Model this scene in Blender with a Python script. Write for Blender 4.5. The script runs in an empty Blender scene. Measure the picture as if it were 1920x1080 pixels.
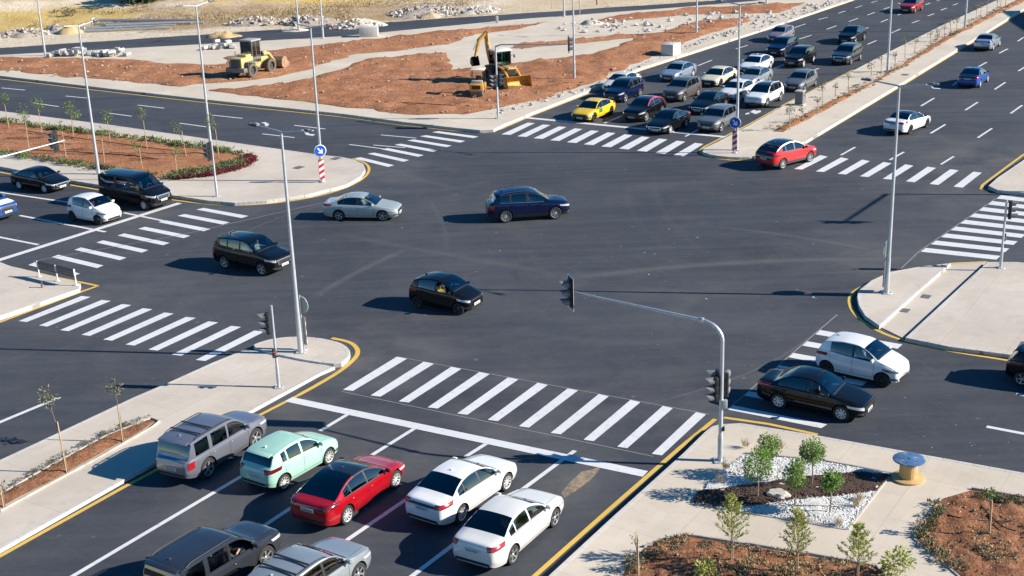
import bpy, bmesh, math, random
from mathutils import Vector, Matrix, noise
from mathutils.bvhtree import BVHTree
from mathutils.geometry import delaunay_2d_cdt
random.seed(7)
S = bpy.context.scene
COL = S.collection
PI = math.pi
R = math.radians

# ------------------------------------------------------------------ camera
F, PITCH, ROLL, CH = 2510.4, .330796, -.0336919, 20.8
_fw = Vector((0, math.cos(PITCH), -math.sin(PITCH)))
_up = Vector((0, math.sin(PITCH), math.cos(PITCH)))
_rt = Vector((1, 0, 0))
RT = math.cos(ROLL)*_rt + math.sin(ROLL)*_up
UP = -math.sin(ROLL)*_rt + math.cos(ROLL)*_up
FW = _fw
CAMP = Vector((0, 0, CH))
def ray(px, py):
    return RT*((px-960)/F) - UP*((py-540)/F) + FW
def G(px, py, z=0.0):
    """surveyed ground point seen at photo pixel px, py on height z"""
    d = ray(px, py)
    t = (z-CH)/d.z
    return CAMP + d*t
def HT(base, px, py):
    """height above ground of a point straight over base that is seen at px, py"""
    d = ray(px, py)
    t = math.hypot(base.x, base.y)/math.hypot(d.x, d.y)
    return CH + d.z*t
def proj(p):
    v = p-CAMP
    w = v.dot(FW)
    return 960+F*v.dot(RT)/w, 540-F*v.dot(UP)/w
cam = bpy.data.cameras.new('camera')
cam.sensor_width = 36; cam.lens = F/1920*36
cam.clip_end = 3000; cam.clip_start = .5
co = bpy.data.objects.new('camera', cam); COL.objects.link(co)
M = Matrix((RT, UP, -FW)).transposed().to_4x4(); M.translation = CAMP
co.matrix_world = M
S.camera = co
DA = Vector((math.cos(R(57.2)), math.sin(R(57.2)), 0))      # direction of the wide road
DB = Vector((math.cos(R(-33.2)), math.sin(R(-33.2)), 0))    # direction of the cross road

# ------------------------------------------------------------------ light
SUN_EL, SH_AZ = R(27.2), R(171.2)
W = bpy.data.worlds.new('World'); S.world = W; W.use_nodes = True
nt = W.node_tree
sky = nt.nodes.new('ShaderNodeTexSky'); sky.sky_type = 'NISHITA'; sky.sun_disc = False
sky.sun_elevation = SUN_EL
saz = SH_AZ+PI                                               # azimuth towards the sun (from +X, ccw)
sky.sun_rotation = (PI/2 - saz) % (2*PI)
sky.dust_density = .15; sky.air_density = 1.0; sky.ozone_density = 2.5; sky.altitude = 1200
hs = nt.nodes.new('ShaderNodeHueSaturation'); hs.inputs['Saturation'].default_value = 1.38; hs.inputs['Value'].default_value = .95
nt.links.new(sky.outputs[0], hs.inputs['Color']); nt.links.new(hs.outputs[0], nt.nodes['Background'].inputs[0])
nt.nodes['Background'].inputs[1].default_value = .078
sl = bpy.data.lights.new('sun', 'SUN'); sl.energy = 5.0; sl.angle = R(.5); sl.color = (1, .93, .82)
so = bpy.data.objects.new('sun', sl); COL.objects.link(so)
to_sun = Vector((math.cos(saz)*math.cos(SUN_EL), math.sin(saz)*math.cos(SUN_EL), math.sin(SUN_EL)))
so.rotation_euler = to_sun.to_track_quat('Z', 'Y').to_euler()
so.location = to_sun*100
S.view_settings.view_transform = 'Standard'; S.view_settings.look = 'None'
S.view_settings.exposure = 0.95; S.view_settings.gamma = 1

# ------------------------------------------------------------------ materials
def lin(h):
    return tuple(((c/255)/12.92 if c/255 <= .04045 else ((c/255+.055)/1.055)**2.4) for c in h)
class NT:
    def __init__(s, name):
        s.m = bpy.data.materials.new(name); s.m.use_nodes = True
        s.t = s.m.node_tree; s.b = s.t.nodes['Principled BSDF']; s.out = s.t.nodes['Material Output']
    def n(s, typ, ins=None, **kw):
        nd = s.t.nodes.new('ShaderNode'+typ)
        for k, v in kw.items(): setattr(nd, k, v)
        for k, v in (ins or {}).items(): s.set(nd.inputs[k], v)
        return nd
    def set(s, sock, v):
        if hasattr(v, 'outputs'): v = v.outputs[0]
        if isinstance(v, bpy.types.NodeSocket): s.t.links.new(v, sock)
        else:
            if isinstance(v, (tuple, list)) and len(v) == 3 and sock.type == 'RGBA': v = (*v, 1)
            sock.default_value = v
    def coord(s, kind='Object'):
        return s.n('TexCoord').outputs[kind]
    def pos(s):
        return s.n('NewGeometry').outputs['Position']
    def noise(s, vec, scale, detail=4, rough=.55, dist=0):
        return s.n('TexNoise', {'Vector': vec, 'Scale': scale, 'Detail': detail, 'Roughness': rough, 'Distortion': dist}).outputs[0]
    def ramp(s, fac, a, b, v0=0.0, v1=1.0):
        return s.n('MapRange', {0: fac, 1: a, 2: b, 3: v0, 4: v1}, clamp=True).outputs[0]
    def mix(s, fac, a, b, mode='MIX'):
        nd = s.n('Mix', data_type='RGBA', blend_type=mode)
        s.set(nd.inputs[0], fac); s.set(nd.inputs[6], a); s.set(nd.inputs[7], b)
        return nd.outputs[2]
    def math(s, op, a, b=0.0, c=0.0):
        nd = s.n('Math', operation=op)
        s.set(nd.inputs[0], a); s.set(nd.inputs[1], b); s.set(nd.inputs[2], c)
        return nd.outputs[0]
    def bump(s, h, strength=.3, dist=.02):
        s.set(s.b.inputs['Normal'], s.n('Bump', {'Strength': strength, 'Distance': dist, 'Height': h}))
    def P(s, **kw):
        for k, v in kw.items(): s.set(s.b.inputs[k.replace('_', ' ')], v)
        return s
MATS = {}
def plain(name, col, rough=.6, metal=0.0, var=.12, scale=6.0, bump=0.0, spec=.5, coat=0.0):
    key = (name, col, rough, metal)
    if key in MATS: return MATS[key]
    k = NT(name)
    n1 = k.noise(k.pos(), scale, 5)
    f = k.ramp(n1, .3, .7)
    k.P(Base_Color=k.mix(f, tuple(c*(1-var) for c in col), tuple(min(1, c*(1+var)) for c in col)), Roughness=rough, Metallic=metal)
    k.b.inputs['Specular IOR Level'].default_value = spec
    k.b.inputs['Coat Weight'].default_value = coat
    if bump: k.bump(k.noise(k.pos(), scale*6, 4), bump, .02)
    MATS[key] = k.m
    return k.m

def asphalt_mat():
    k = NT('asphalt'); p = k.pos()
    # streaks along both roads
    def streak(ang, sc):
        m = k.n('Mapping', {'Vector': p, 'Rotation': (0, 0, -ang), 'Scale': (.05, 1, 1)}).outputs[0]
        return k.noise(m, sc, 5, .6)
    big = k.noise(p, .05, 4, .6, .5)
    mid = k.noise(p, .35, 5, .65, .3)
    fine = k.noise(p, 9, 5, .7)
    grain = k.noise(p, 60, 2, .7)
    base = k.mix(k.ramp(big, .38, .64), (.028, .033, .044), (.052, .058, .070))
    base = k.mix(k.math('MULTIPLY', k.ramp(streak(R(57.2), 1.1), .44, .68), .42), base, (.082, .085, .092))
    base = k.mix(k.math('MULTIPLY', k.ramp(streak(R(-33), 1.3), .50, .74), .3), base, (.080, .083, .090))
    base = k.mix(k.math('MULTIPLY', k.ramp(mid, .50, .72), .30), base, (.086, .087, .090))
    base = k.mix(k.math('MULTIPLY', k.ramp(k.noise(p, .13, 5, .7, 1.2), .55, .68), .5), base, (.026, .030, .038))
    base = k.mix(k.ramp(fine, .3, .75, 0, .35), base, (.036, .040, .050))
    base = k.mix(k.ramp(k.noise(p, 3.2, 6, .8), .52, .72, 0, .32), base, (.105, .106, .11))
    base = k.mix(k.ramp(k.noise(p, 2.1, 5, .75, .5), .56, .72, 0, .45), base, (.022, .025, .031))
    # dusty wheel tracks swept by turning traffic and light drag marks
    sx = k.n('SeparateXYZ', {0: p})
    X, Y = sx.outputs[0], sx.outputs[1]
    def arc(c, r, w, amt, gate):
        dx = k.math('SUBTRACT', X, c[0]); dy = k.math('SUBTRACT', Y, c[1])
        d = k.math('SQRT', k.math('ADD', k.math('MULTIPLY', dx, dx), k.math('MULTIPLY', dy, dy)))
        e = k.math('ABSOLUTE', k.math('SUBTRACT', d, r))
        f = k.ramp(e, 0, w, 1, 0)
        # keep only the part of the ring round the gate point
        gx = k.math('SUBTRACT', X, gate[0]); gy = k.math('SUBTRACT', Y, gate[1])
        gd = k.math('SQRT', k.math('ADD', k.math('MULTIPLY', gx, gx), k.math('MULTIPLY', gy, gy)))
        return k.math('MULTIPLY', k.math('MULTIPLY', f, k.ramp(gd, gate[2]*.55, gate[2], 1, 0)), k.math('MULTIPLY', k.ramp(fine, .25, .6), amt))
    marks = None
    for px in ARCS:
        a = [G(*q) for q in px[0]]
        # circle through three ground points
        (x1, y1), (x2, y2), (x3, y3) = [(v.x, v.y) for v in a]
        D = 2*(x1*(y2-y3)+x2*(y3-y1)+x3*(y1-y2))
        ux = ((x1*x1+y1*y1)*(y2-y3)+(x2*x2+y2*y2)*(y3-y1)+(x3*x3+y3*y3)*(y1-y2))/D
        uy = ((x1*x1+y1*y1)*(x3-x2)+(x2*x2+y2*y2)*(x1-x3)+(x3*x3+y3*y3)*(x2-x1))/D
        r = math.hypot(x1-ux, y1-uy)
        mid_ = ((x1+x3)/2, (y1+y3)/2, math.hypot(x1-x3, y1-y3)*.6)
        m_ = arc((ux, uy), r, px[1], px[2], mid_)
        marks = m_ if marks is None else k.math('MAXIMUM', marks, m_)
    base = k.mix(k.math('MULTIPLY', marks, .72), base, (.16, .155, .145))
    # dust lying in the gutters and by the kerb noses
    dust = None
    for (qx, qy, rad, amt) in DUSTY:
        g = G(qx, qy)
        gx = k.math('SUBTRACT', X, g.x); gy = k.math('SUBTRACT', Y, g.y)
        gd = k.math('SQRT', k.math('ADD', k.math('MULTIPLY', gx, gx), k.math('MULTIPLY', gy, gy)))
        f = k.math('MULTIPLY', k.ramp(gd, 0, rad, 1, 0), k.math('MULTIPLY', k.ramp(mid, .3, .65), amt*.62))
        dust = f if dust is None else k.math('MAXIMUM', dust, f)
    base = k.mix(dust, base, (.18, .165, .145))
    spots = k.n('TexVoronoi', {'Vector': p, 'Scale': .55, 'Randomness': 1}).outputs[0]
    base = k.mix(k.ramp(spots, .03, .07, .4, 0), base, (.2, .19, .18))
    k.P(Base_Color=base, Roughness=k.ramp(mid, .3, .7, .72, .9))
    k.b.inputs['Specular IOR Level'].default_value = .35
    k.bump(grain, .25, .01)
    return k.m
ARCS = [([(1080, 520), (1300, 498), (1650, 485)], .5, .62), ([(590, 556), (680, 505), (760, 468)], .35, .55),
        ([(640, 440), (800, 470), (1040, 512)], .5, .3), ([(800, 370), (835, 440), (838, 480)], .2, .22),
        ([(1180, 350), (1200, 420), (1260, 470)], .3, .10), ([(1225, 330), (1262, 420), (1330, 480)], .3, .09),
        ([(1340, 425), (1500, 445), (1640, 470)], .28, .4), ([(400, 470), (520, 410), (640, 375)], .12, .5),
        ([(700, 300), (800, 340), (960, 370)], .5, .2), ([(640, 350), (760, 360), (900, 345)], .7, .22),
        ([(980, 620), (1200, 640), (1420, 600)], .5, .18), ([(1200, 760), (1400, 700), (1530, 620)], .1, .6)]
DUSTY = [(700, 680, 5, .75), (640, 650, 4, .6), (200, 560, 6, .55), (1300, 790, 4, .55), (1640, 480, 6, .5),
         (1600, 640, 5, .4), (1180, 760, 5, .45), (960, 800, 6, .4), (1080, 890, 4, .6), (700, 320, 6, .4),
         (1860, 300, 9, .6), (1000, 225, 8, .5), (330, 400, 6, .4), (560, 760, 4, .5), (250, 440, 6, .35), (1800, 360, 8, .4),
         (640, 800, 6, .35), (800, 850, 7, .35), (450, 960, 6, .3), (1010, 760, 6, .42), (350, 440, 5, .3), (1450, 720, 5, .3), (820, 620, 7, .25), (1250, 560, 9, .2), (300, 640, 7, .25), (560, 300, 8, .2), (1700, 300, 9, .25), (1300, 180, 10, .25)]

def paving_mat(name, c1, c2, ang=57.2, joint=.035, tile=.8):
    k = NT(name); p = k.pos()
    m = k.n('Mapping', {'Vector': p, 'Rotation': (0, 0, -R(ang))}).outputs[0]
    slab = k.n('TexBrick', {'Vector': m, 'Scale': 1.0, 'Mortar Size': .014, 'Mortar Smooth': .3, 'Brick Width': 3.1, 'Row Height': 2.6, 'Color1': (1, 1, 1, 1), 'Color2': (.955, .955, .95, 1), 'Mortar': (.80, .80, .79, 1)})
    br = k.n('TexBrick', {'Vector': m, 'Scale': 1.0, 'Mortar Size': .012, 'Mortar Smooth': .4, 'Brick Width': tile, 'Row Height': tile*.5,
                          'Color1': (1, 1, 1, 1), 'Color2': (.96, .96, .96, 1), 'Mortar': (1-joint*2, 1-joint*2, 1-joint*2, 1)})
    big = k.noise(p, .22, 5, .6, .4); mid = k.noise(p, 1.6, 5, .65)
    base = k.mix(k.ramp(big, .35, .68), c1, c2)
    base = k.mix(k.ramp(mid, .55, .8, 0, .35), base, tuple(c*.72 for c in c1))
    base = k.mix(1.0, base, br.outputs[0], 'MULTIPLY')
    base = k.mix(1.0, base, slab.outputs[0], 'MULTIPLY')
    st = k.noise(p, .55, 6, .75, .8)
    base = k.mix(k.ramp(st, .56, .72, 0, .30), base, tuple(c*.60 for c in c1))
    base = k.mix(k.ramp(k.noise(p, 11, 4, .7), .60, .75, 0, .35), base, tuple(c*.68 for c in c1))
    k.P(Base_Color=base, Roughness=.85)
    k.b.inputs['Specular IOR Level'].default_value = .3
    k.bump(k.noise(p, 22, 3), .2, .01)
    return k.m
def soil_mat(name, a, b, c, sc=1.0):
    k = NT(name); p = k.pos()
    n1 = k.noise(p, .16*sc, 5, .65, .6); n2 = k.noise(p, .9*sc, 6, .7, .4); n3 = k.noise(p, 7, 4, .7)
    base = k.mix(k.ramp(n1, .36, .66), a, b)
    base = k.mix(k.ramp(n2, .52, .72, 0, .75), base, c)
    base = k.mix(k.ramp(n3, .3, .75, 0, .45), base, tuple(x*.55 for x in a))
    rut = k.noise(k.n('Mapping', {'Vector': p, 'Rotation': (0, 0, R(-14)), 'Scale': (.10, 1.1, 1)}).outputs[0], 1.2*sc, 5, .6, .6)
    base = k.mix(k.ramp(rut, .56, .70, 0, .5), base, tuple(x*.62 for x in a))
    base = k.mix(k.ramp(rut, .44, .32, 0, .35), base, tuple(min(1, x*1.12) for x in c))
    k.P(Base_Color=base, Roughness=.95)
    k.b.inputs['Specular IOR Level'].default_value = .15
    hb = k.math('ADD', k.noise(p, 2.2, 6, .7), k.math('ADD', k.math('MULTIPLY', n3, .4), k.math('MULTIPLY', rut, 1.2)))
    k.bump(hb, .9, .16)
    return k.m
def paint_line_mat(name, col, wear=.35):
    k = NT(name); p = k.pos()
    n = k.noise(p, 3.2, 6, .75); n2 = k.noise(p, 24, 4, .7); big = k.noise(p, .3, 4, .6)
    w = k.math('ADD', k.math('MULTIPLY', n, .6), k.math('MULTIPLY', n2, .4))
    base = k.mix(k.ramp(big, .35, .7, 0, .25), col, tuple(c*.72 for c in col))
    base = k.mix(k.ramp(w, .54, .68, 0, wear*1.6), base, (.16, .155, .15))
    k.P(Base_Color=base, Roughness=.7)
    return k.m
M_ASPH = asphalt_mat()
M_PAVE = paving_mat('concrete_paving', (.48, .42, .355), (.57, .505, .43))
M_PAVE2 = paving_mat('sandy_paving', (.52, .45, .36), (.60, .525, .43))
M_KERB = paving_mat('kerb_concrete', (.48, .455, .415), (.58, .55, .51), tile=1.0, joint=.26)
M_SOIL = soil_mat('red_soil', (.33, .14, .068), (.44, .205, .105), (.48, .28, .175))
M_SOILD = soil_mat('brown_soil', (.25, .108, .054), (.35, .16, .082), (.38, .215, .13), 3)
M_WHITE = paint_line_mat('white_road_paint', (.62, .62, .62), .5)
M_YELLOW = paint_line_mat('yellow_road_paint', (.62, .40, .075), .45)
M_STEEL = plain('galvanised_steel', (.50, .52, .54), .45, .55, .1, 3)
M_DKSTEEL = plain('dark_steel', (.10, .11, .12), .5, .4)
M_BLACK = plain('black_plastic', (.016, .017, .018), .5, 0, .1)
M_RUBBER = plain('tyre_rubber', (.022, .022, .023), .85, 0, .2, 20)
M_LENS_OFF = plain('dark_lens', (.02, .018, .016), .2)
M_WOOD = plain('stake_wood', (.45, .32, .19), .8, 0, .25, 14)
M_BARK = plain('bark', (.22, .17, .12), .9, 0, .3, 20)

# ------------------------------------------------------------------ object helpers
def link(o, parent=None):
    COL.objects.link(o)
    if parent is not None: o.parent = parent
    return o
def empty(name, loc=(0, 0, 0), rz=0.0, parent=None):
    o = bpy.data.objects.new(name, None); o.location = loc; o.rotation_euler = (0, 0, rz)
    o.empty_display_size = .2
    return link(o, parent)
def tag(o, label=None, cat=None, group=None, kind=None):
    if label: o['label'] = label
    if cat: o['category'] = cat
    if group: o['group'] = group
    if kind: o['kind'] = kind
    return o
class MB:
    """collects simple shapes into one mesh"""
    def __init__(s): s.v = []; s.f = []; s.mi = []; s.sm = []
    def add(s, vs, fs, mi=0, smooth=False):
        o = len(s.v); s.v += [tuple(v) for v in vs]
        s.f += [tuple(i+o for i in f) for f in fs]; s.mi += [mi]*len(fs); s.sm += [smooth]*len(fs)
    def box(s, c, d, rz=0, mi=0, rot=None, taper=1.0):
        x, y, z = d[0]/2, d[1]/2, d[2]/2
        vs = [Vector((sx*x*(taper if sz > 0 else 1), sy*y*(taper if sz > 0 else 1), sz*z)) for sz in (-1, 1) for sx, sy in ((-1, -1), (1, -1), (1, 1), (-1, 1))]
        m = rot if rot is not None else Matrix.Rotation(rz, 3, 'Z')
        vs = [m @ v + Vector(c) for v in vs]
        s.add(vs, [(0, 3, 2, 1), (4, 5, 6, 7), (0, 1, 5, 4), (1, 2, 6, 5), (2, 3, 7, 6), (3, 0, 4, 7)], mi)
    def rbox(s, c, d, b, rz=0, mi=0, rot=None, seg=2):
        """box with rounded edges"""
        bm = bmesh.new(); bmesh.ops.create_cube(bm, size=1)
        for v in bm.verts: v.co = Vector((v.co.x*d[0], v.co.y*d[1], v.co.z*d[2]))
        bmesh.ops.bevel(bm, geom=bm.edges[:], offset=b, segments=seg, affect='EDGES', profile=.5)
        m = rot if rot is not None else Matrix.Rotation(rz, 3, 'Z')
        bm.verts.index_update()
        s.add([m @ v.co + Vector(c) for v in bm.verts], [[v.index for v in f.verts] for f in bm.faces], mi, True); bm.free()
    def tube(s, pts, rad, n=8, mi=0, cap=True, smooth=True):
        pts = [Vector(p) for p in pts]
        if not isinstance(rad, (list, tuple)): rad = [rad]*len(pts)
        vs = []; u = None
        for i, p in enumerate(pts):
            d = (pts[min(i+1, len(pts)-1)]-pts[max(i-1, 0)]).normalized()
            if u is None: u = d.orthogonal().normalized()
            u = (u-d*u.dot(d)).normalized(); w = d.cross(u)
            vs += [p+(u*math.cos(2*PI*j/n)+w*math.sin(2*PI*j/n))*rad[i] for j in range(n)]
        fs = [(i*n+j, i*n+(j+1) % n, (i+1)*n+(j+1) % n, (i+1)*n+j) for i in range(len(pts)-1) for j in range(n)]
        s.add(vs, fs, mi, smooth)
        if cap:
            s.add(vs[:n], [tuple(range(n))[::-1]], mi); s.add(vs[-n:], [tuple(range(n))], mi)
    def lathe(s, prof, n=24, mi=0, axis='Z', c=(0, 0, 0), smooth=True):
        """prof: (radius, height) list"""
        vs = []
        for r, h in prof:
            for j in range(n):
                a = 2*PI*j/n; x, y, z = r*math.cos(a), r*math.sin(a), h
                v = (x, y, z) if axis == 'Z' else ((x, z, y) if axis == 'Y' else (z, x, y))
                vs.append(Vector(v)+Vector(c))
        m = len(prof)
        fs = [(i*n+j, i*n+(j+1) % n, (i+1)*n+(j+1) % n, (i+1)*n+j) for i in range(m-1) for j in range(n)]
        s.add(vs, fs, mi, smooth)
    def prism(s, poly, z0, z1, mi=0, top=None):
        """poly: 2-D points, ccw"""
        n = len(poly)
        a = [(p[0], p[1], z0) for p in poly]; b = [(p[0], p[1], z1) for p in poly]
        s.add(a+b, [tuple(range(n))[::-1]], mi)
        s.add(a+b, [tuple(range(n, 2*n))], mi if top is None else top)
        s.add(a+b, [(i, (i+1) % n, (i+1) % n+n, i+n) for i in range(n)], mi)
    def mesh(s, name, mats, sharp=None, recalc=False):
        me = bpy.data.meshes.new(name); me.from_pydata(s.v, [], s.f)
        for m in (mats if isinstance(mats, (list, tuple)) else [mats]): me.materials.append(m)
        me.polygons.foreach_set('material_index', s.mi); me.polygons.foreach_set('use_smooth', s.sm)
        if recalc:
            bm = bmesh.new(); bm.from_mesh(me); bmesh.ops.remove_doubles(bm, verts=bm.verts, dist=1e-5)
            bmesh.ops.recalc_face_normals(bm, faces=bm.faces); bm.to_mesh(me); bm.free()
        if sharp is None and any(s.sm): sharp = 42
        if sharp: me.set_sharp_from_angle(angle=R(sharp))
        me.update(); return me
    def build(s, name, mats, parent=None, sharp=None, recalc=False, loc=None, rz=None):
        o = bpy.data.objects.new(name, s.mesh(name, mats, sharp, recalc))
        if loc is not None: o.location = loc
        if rz is not None: o.rotation_euler = (0, 0, rz)
        return link(o, parent)
def use(name, me, parent=None, loc=(0, 0, 0), rot=(0, 0, 0), scale=(1, 1, 1)):
    o = bpy.data.objects.new(name, me); o.location = loc; o.rotation_euler = rot; o.scale = scale
    return link(o, parent)
def copy_tree(o, parent=None):
    c = o.copy(); COL.objects.link(c)
    if parent is not None: c.parent = parent
    for ch in o.children: copy_tree(ch, c)
    return c
def chaikin(poly, it=2, closed=True):
    for _ in range(it):
        out = []
        n = len(poly)
        for i in range(n if closed else n-1):
            a, b = Vector(poly[i]), Vector(poly[(i+1) % n])
            out += [a*.75+b*.25, a*.25+b*.75]
        poly = out
    return poly
def area(p): return sum(p[i][0]*p[(i+1) % len(p)][1]-p[(i+1) % len(p)][0]*p[i][1] for i in range(len(p)))/2
def ccw(p): return p if area(p) > 0 else p[::-1]
def inset(poly, d):
    n = len(poly); out = []
    for i in range(n):
        a, b, c = Vector(poly[i-1][:2]), Vector(poly[i][:2]), Vector(poly[(i+1) % n][:2])
        e1, e2 = (b-a).normalized(), (c-b).normalized()
        n1, n2 = Vector((-e1.y, e1.x)), Vector((-e2.y, e2.x))
        m = (n1+n2)
        if m.length < 1e-4: m = n1
        m.normalize()
        out.append(b+m*d/max(.35, m.dot(n1)))
    return out
def gpoly(px, z): return ccw([G(x, y, z).xy for x, y in px])

# ------------------------------------------------------------------ ground, islands, markings
g = MB(); g.add([(-500, -120, 0), (500, -120, 0), (500, 700, 0), (-500, 700, 0)], [(0, 1, 2, 3)])
tag(g.build('road', M_ASPH), kind='structure')

def island(px, name, z=.2, mat=None, kerb=.16, smooth=0, z0=-.02):
    poly = gpoly(px, z)
    if smooth: poly = ccw([v.xy for v in chaikin([Vector((p[0], p[1], 0)) for p in poly], smooth)])
    inn = inset(poly, kerb)
    k = MB(); n = len(poly)
    a = [(p[0], p[1], z0) for p in poly]; b = [(p[0], p[1], z-.015) for p in poly]
    b2 = [(p[0], p[1], z) for p in inset(poly, .015)]
    c = [(p[0], p[1], z) for p in inn]; d = [(p[0], p[1], z-.05) for p in inn]
    vs = a+b+b2+c+d
    for j in range(4):
        k.add(vs, [(j*n+i, j*n+(i+1) % n, (j+1)*n+(i+1) % n, (j+1)*n+i) for i in range(n)])
    tag(k.build('kerb', M_KERB), kind='structure')
    t = MB(); t.prism(inn, z0, z-.004)
    tag(t.build('pavement', mat or M_PAVE), kind='structure')
    return poly

# long median beside the foreground lanes
island([(-500, 1314), (0, 1031), (235, 898), (470, 771), (600, 700), (628, 688), (462, 654), (400, 679), (320, 715), (250, 745), (120, 806), (0, 862), (-500, 1098)], 'm', .12)
island([(631, 687), (655, 669), (657, 655), (640, 642), (600, 633), (550, 630), (500, 636), (460, 652)], 'm', .2, smooth=2)
# planted island on the left
island([(-420, 150), (0, 208), (200, 233), (367, 257), (500, 276), (600, 290), (640, 294), (664, 299), (681, 307), (685, 318), (676, 331), (650, 346), (580, 364), (500, 376), (440, 380), (390, 376), (330, 367), (240, 355), (133, 338), (0, 312), (-420, 249)], 'm')
# small corner left
island([(-420, 400), (0, 491), (20, 499), (151, 531), (149, 541), (0, 593), (-420, 748)], 'm', .2)
# median of the wide far road
island([(1317, 284), (1319, 278), (1343, 267), (1400, 237), (1480, 192), (1600, 132), (1667, 97), (1767, 47), (1863, 3), (1960, -42), (2080, -92), (1920, 16), (1830, 71), (1700, 150), (1512, 264), (1470, 278)], 'm', .2, M_PAVE2)
island([(1316, 285), (1318, 281), (1326, 277), (1344, 269), (1466, 279), (1452, 287), (1415, 294), (1377, 295), (1336, 291)], 'm', .17, M_PAVE, smooth=1)
# right island: nose, low crossing path, slab
island([(1607, 557), (1609, 545), (1633, 526), (1667, 510), (1723, 500), (1783, 493), (1715, 552), (1649, 611), (1622, 592), (1610, 572)], 'm', .17)
tag((lambda t: (t.prism(gpoly([(1783, 494), (1849, 491), (1694, 634), (1649, 612)], .03), -.02, .03), t.build('crossing_path', M_PAVE))[1])(MB()), kind='structure')
island([(1851, 491), (1907, 491), (1990, 499), (2500, 575), (2500, 768), (1940, 673), (1887, 664), (1780, 650), (1697, 633)], 'm', .17)
# right edge corner
island([(1853, 348), (1870, 333), (1930, 292), (2300, 92), (2500, 420), (1920, 361), (1870, 356)], 'm')
# near right corner
island([(1010, 1096), (1150, 967), (1280, 850), (1323, 808), (1335, 799), (1350, 795), (1390, 793), (1533, 816), (1920, 886), (2700, 1027), (2900, 1500), (553, 1500)], 'm', .2, M_PAVE2)
# construction block between the roads
BLOCK = island([(-190, 119), (0, 142), (213, 167), (427, 191), (640, 213), (760, 229), (850, 239), (900, 244), (925, 243), (945, 233), (1000, 210), (1103, 170), (1200, 128), (1280, 103), (1440, 52), (1593, 0), (1690, -34), (1480, -6), (1410, 2), (1280, 13), (960, 37), (640, 68), (320, 86), (0, 103), (-190, 111)], 'm', .2, M_PAVE2)

def quad_sheet(quads, z, name, mat):
    m = MB()
    for q in quads:
        pts = ccw([v.xy for v in q])
        m.add([(p[0], p[1], z) for p in pts], [tuple(range(len(pts)))])
    return tag(m.build(name, mat), kind='structure')
ZM = .006
def crosswalk(first, last, n, name='crosswalk_marking'):
    a = [G(*p) for p in first]; b = [G(*p) for p in last]
    quad_sheet([[a[i].lerp(b[i], k/(n-1)) for i in range(4)] for k in range(n)], ZM, name, M_WHITE)
crosswalk([(643, 731), (662, 733), (763, 673), (744, 669)], [(1222, 851), (1241, 854), (1324, 777), (1305, 773)], 11)
crosswalk([(35, 602), (50, 604), (170, 557), (153, 555)], [(367, 675), (385, 677), (496, 622), (477, 620)], 9)
crosswalk([(368, 393), (382, 390), (466, 405), (453, 409)], [(53, 497), (65, 492), (150, 513), (138, 518)], 9)
crosswalk([(810, 248), (822, 246), (897, 256), (888, 259)], [(663, 297), (676, 295), (739, 310), (728, 313)], 7)
crosswalk([(940, 252), (957, 253), (1003, 231), (989, 230)], [(1263, 291), (1282, 293), (1319, 270), (1303, 268)], 11)
crosswalk([(1489, 317), (1504, 318), (1552, 294), (1538, 291)], [(1788, 350), (1805, 352), (1841, 324), (1825, 322)], 8)
crosswalk([(1736, 465), (1726, 472), (1868, 487), (1876, 480)], [(1876, 366), (1866, 372), (1985, 386), (1993, 380)], 9)
crosswalk([(1538, 619), (1529, 627), (1683, 654), (1692, 646)], [(1374, 760), (1364, 768), (1540, 803), (1551, 796)], 7)
def strip(p, q, w):
    a, b = G(*p), G(*q); d = (b-a).normalized(); n = Vector((-d.y, d.x, 0))*w/2
    return [a+n, a-n, b-n, b+n]
quad_sheet([strip((541, 749), (1210, 889), .46), strip((-40, 500), (337, 381), .42), strip((978, 220), (1216, 243), .45), strip((1216, 243), (1360, 257), .45)], ZM+.004, 'stop_line', M_WHITE)
lanes = [((100, 1102), (458, 890), .17), ((600, 808), (652, 777), .17), ((492, 988), (560, 943), .17), ((690, 858), (778, 803), .17), ((640, 1020), (790, 917), .17), ((872, 857), (918, 828), .17),
         ((740, 1105), (860, 1014), .17), ((978, 919), (1078, 845), .17),
         ((-60, 352), (132, 380), .2), ((37, 404), (198, 435), .2), ((232, 399), (306, 414), .2), ((-40, 437), (72, 459), .2), ((-20, 800), (112, 745), .2),
         ((700, 272), (760, 277), .15), ((655, 271), (718, 279), .15), ((714, 253), (780, 259), .15), ((1850, 800), (1960, 821), .2), ((1905, 739), (1990, 752), .2),
         ((1133, 231), (1167, 217), .17), ((1225, 243), (1262, 222), .17), ((1285, 256), (1330, 232), .17)]
quad_sheet([strip(a, b, w) for a, b, w in lanes], ZM, 'lane_marking', M_WHITE)
dashes = [((3, 165), (47, 169)), ((123, 180), (163, 184)), ((258, 197), (308, 203)), ((398, 216), (455, 222)), ((552, 235), (610, 242)),
          ((63, 193), (110, 200)), ((202, 212), (247, 218)), ((337, 231), (387, 238)), ((492, 251), (552, 258))]
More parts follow.
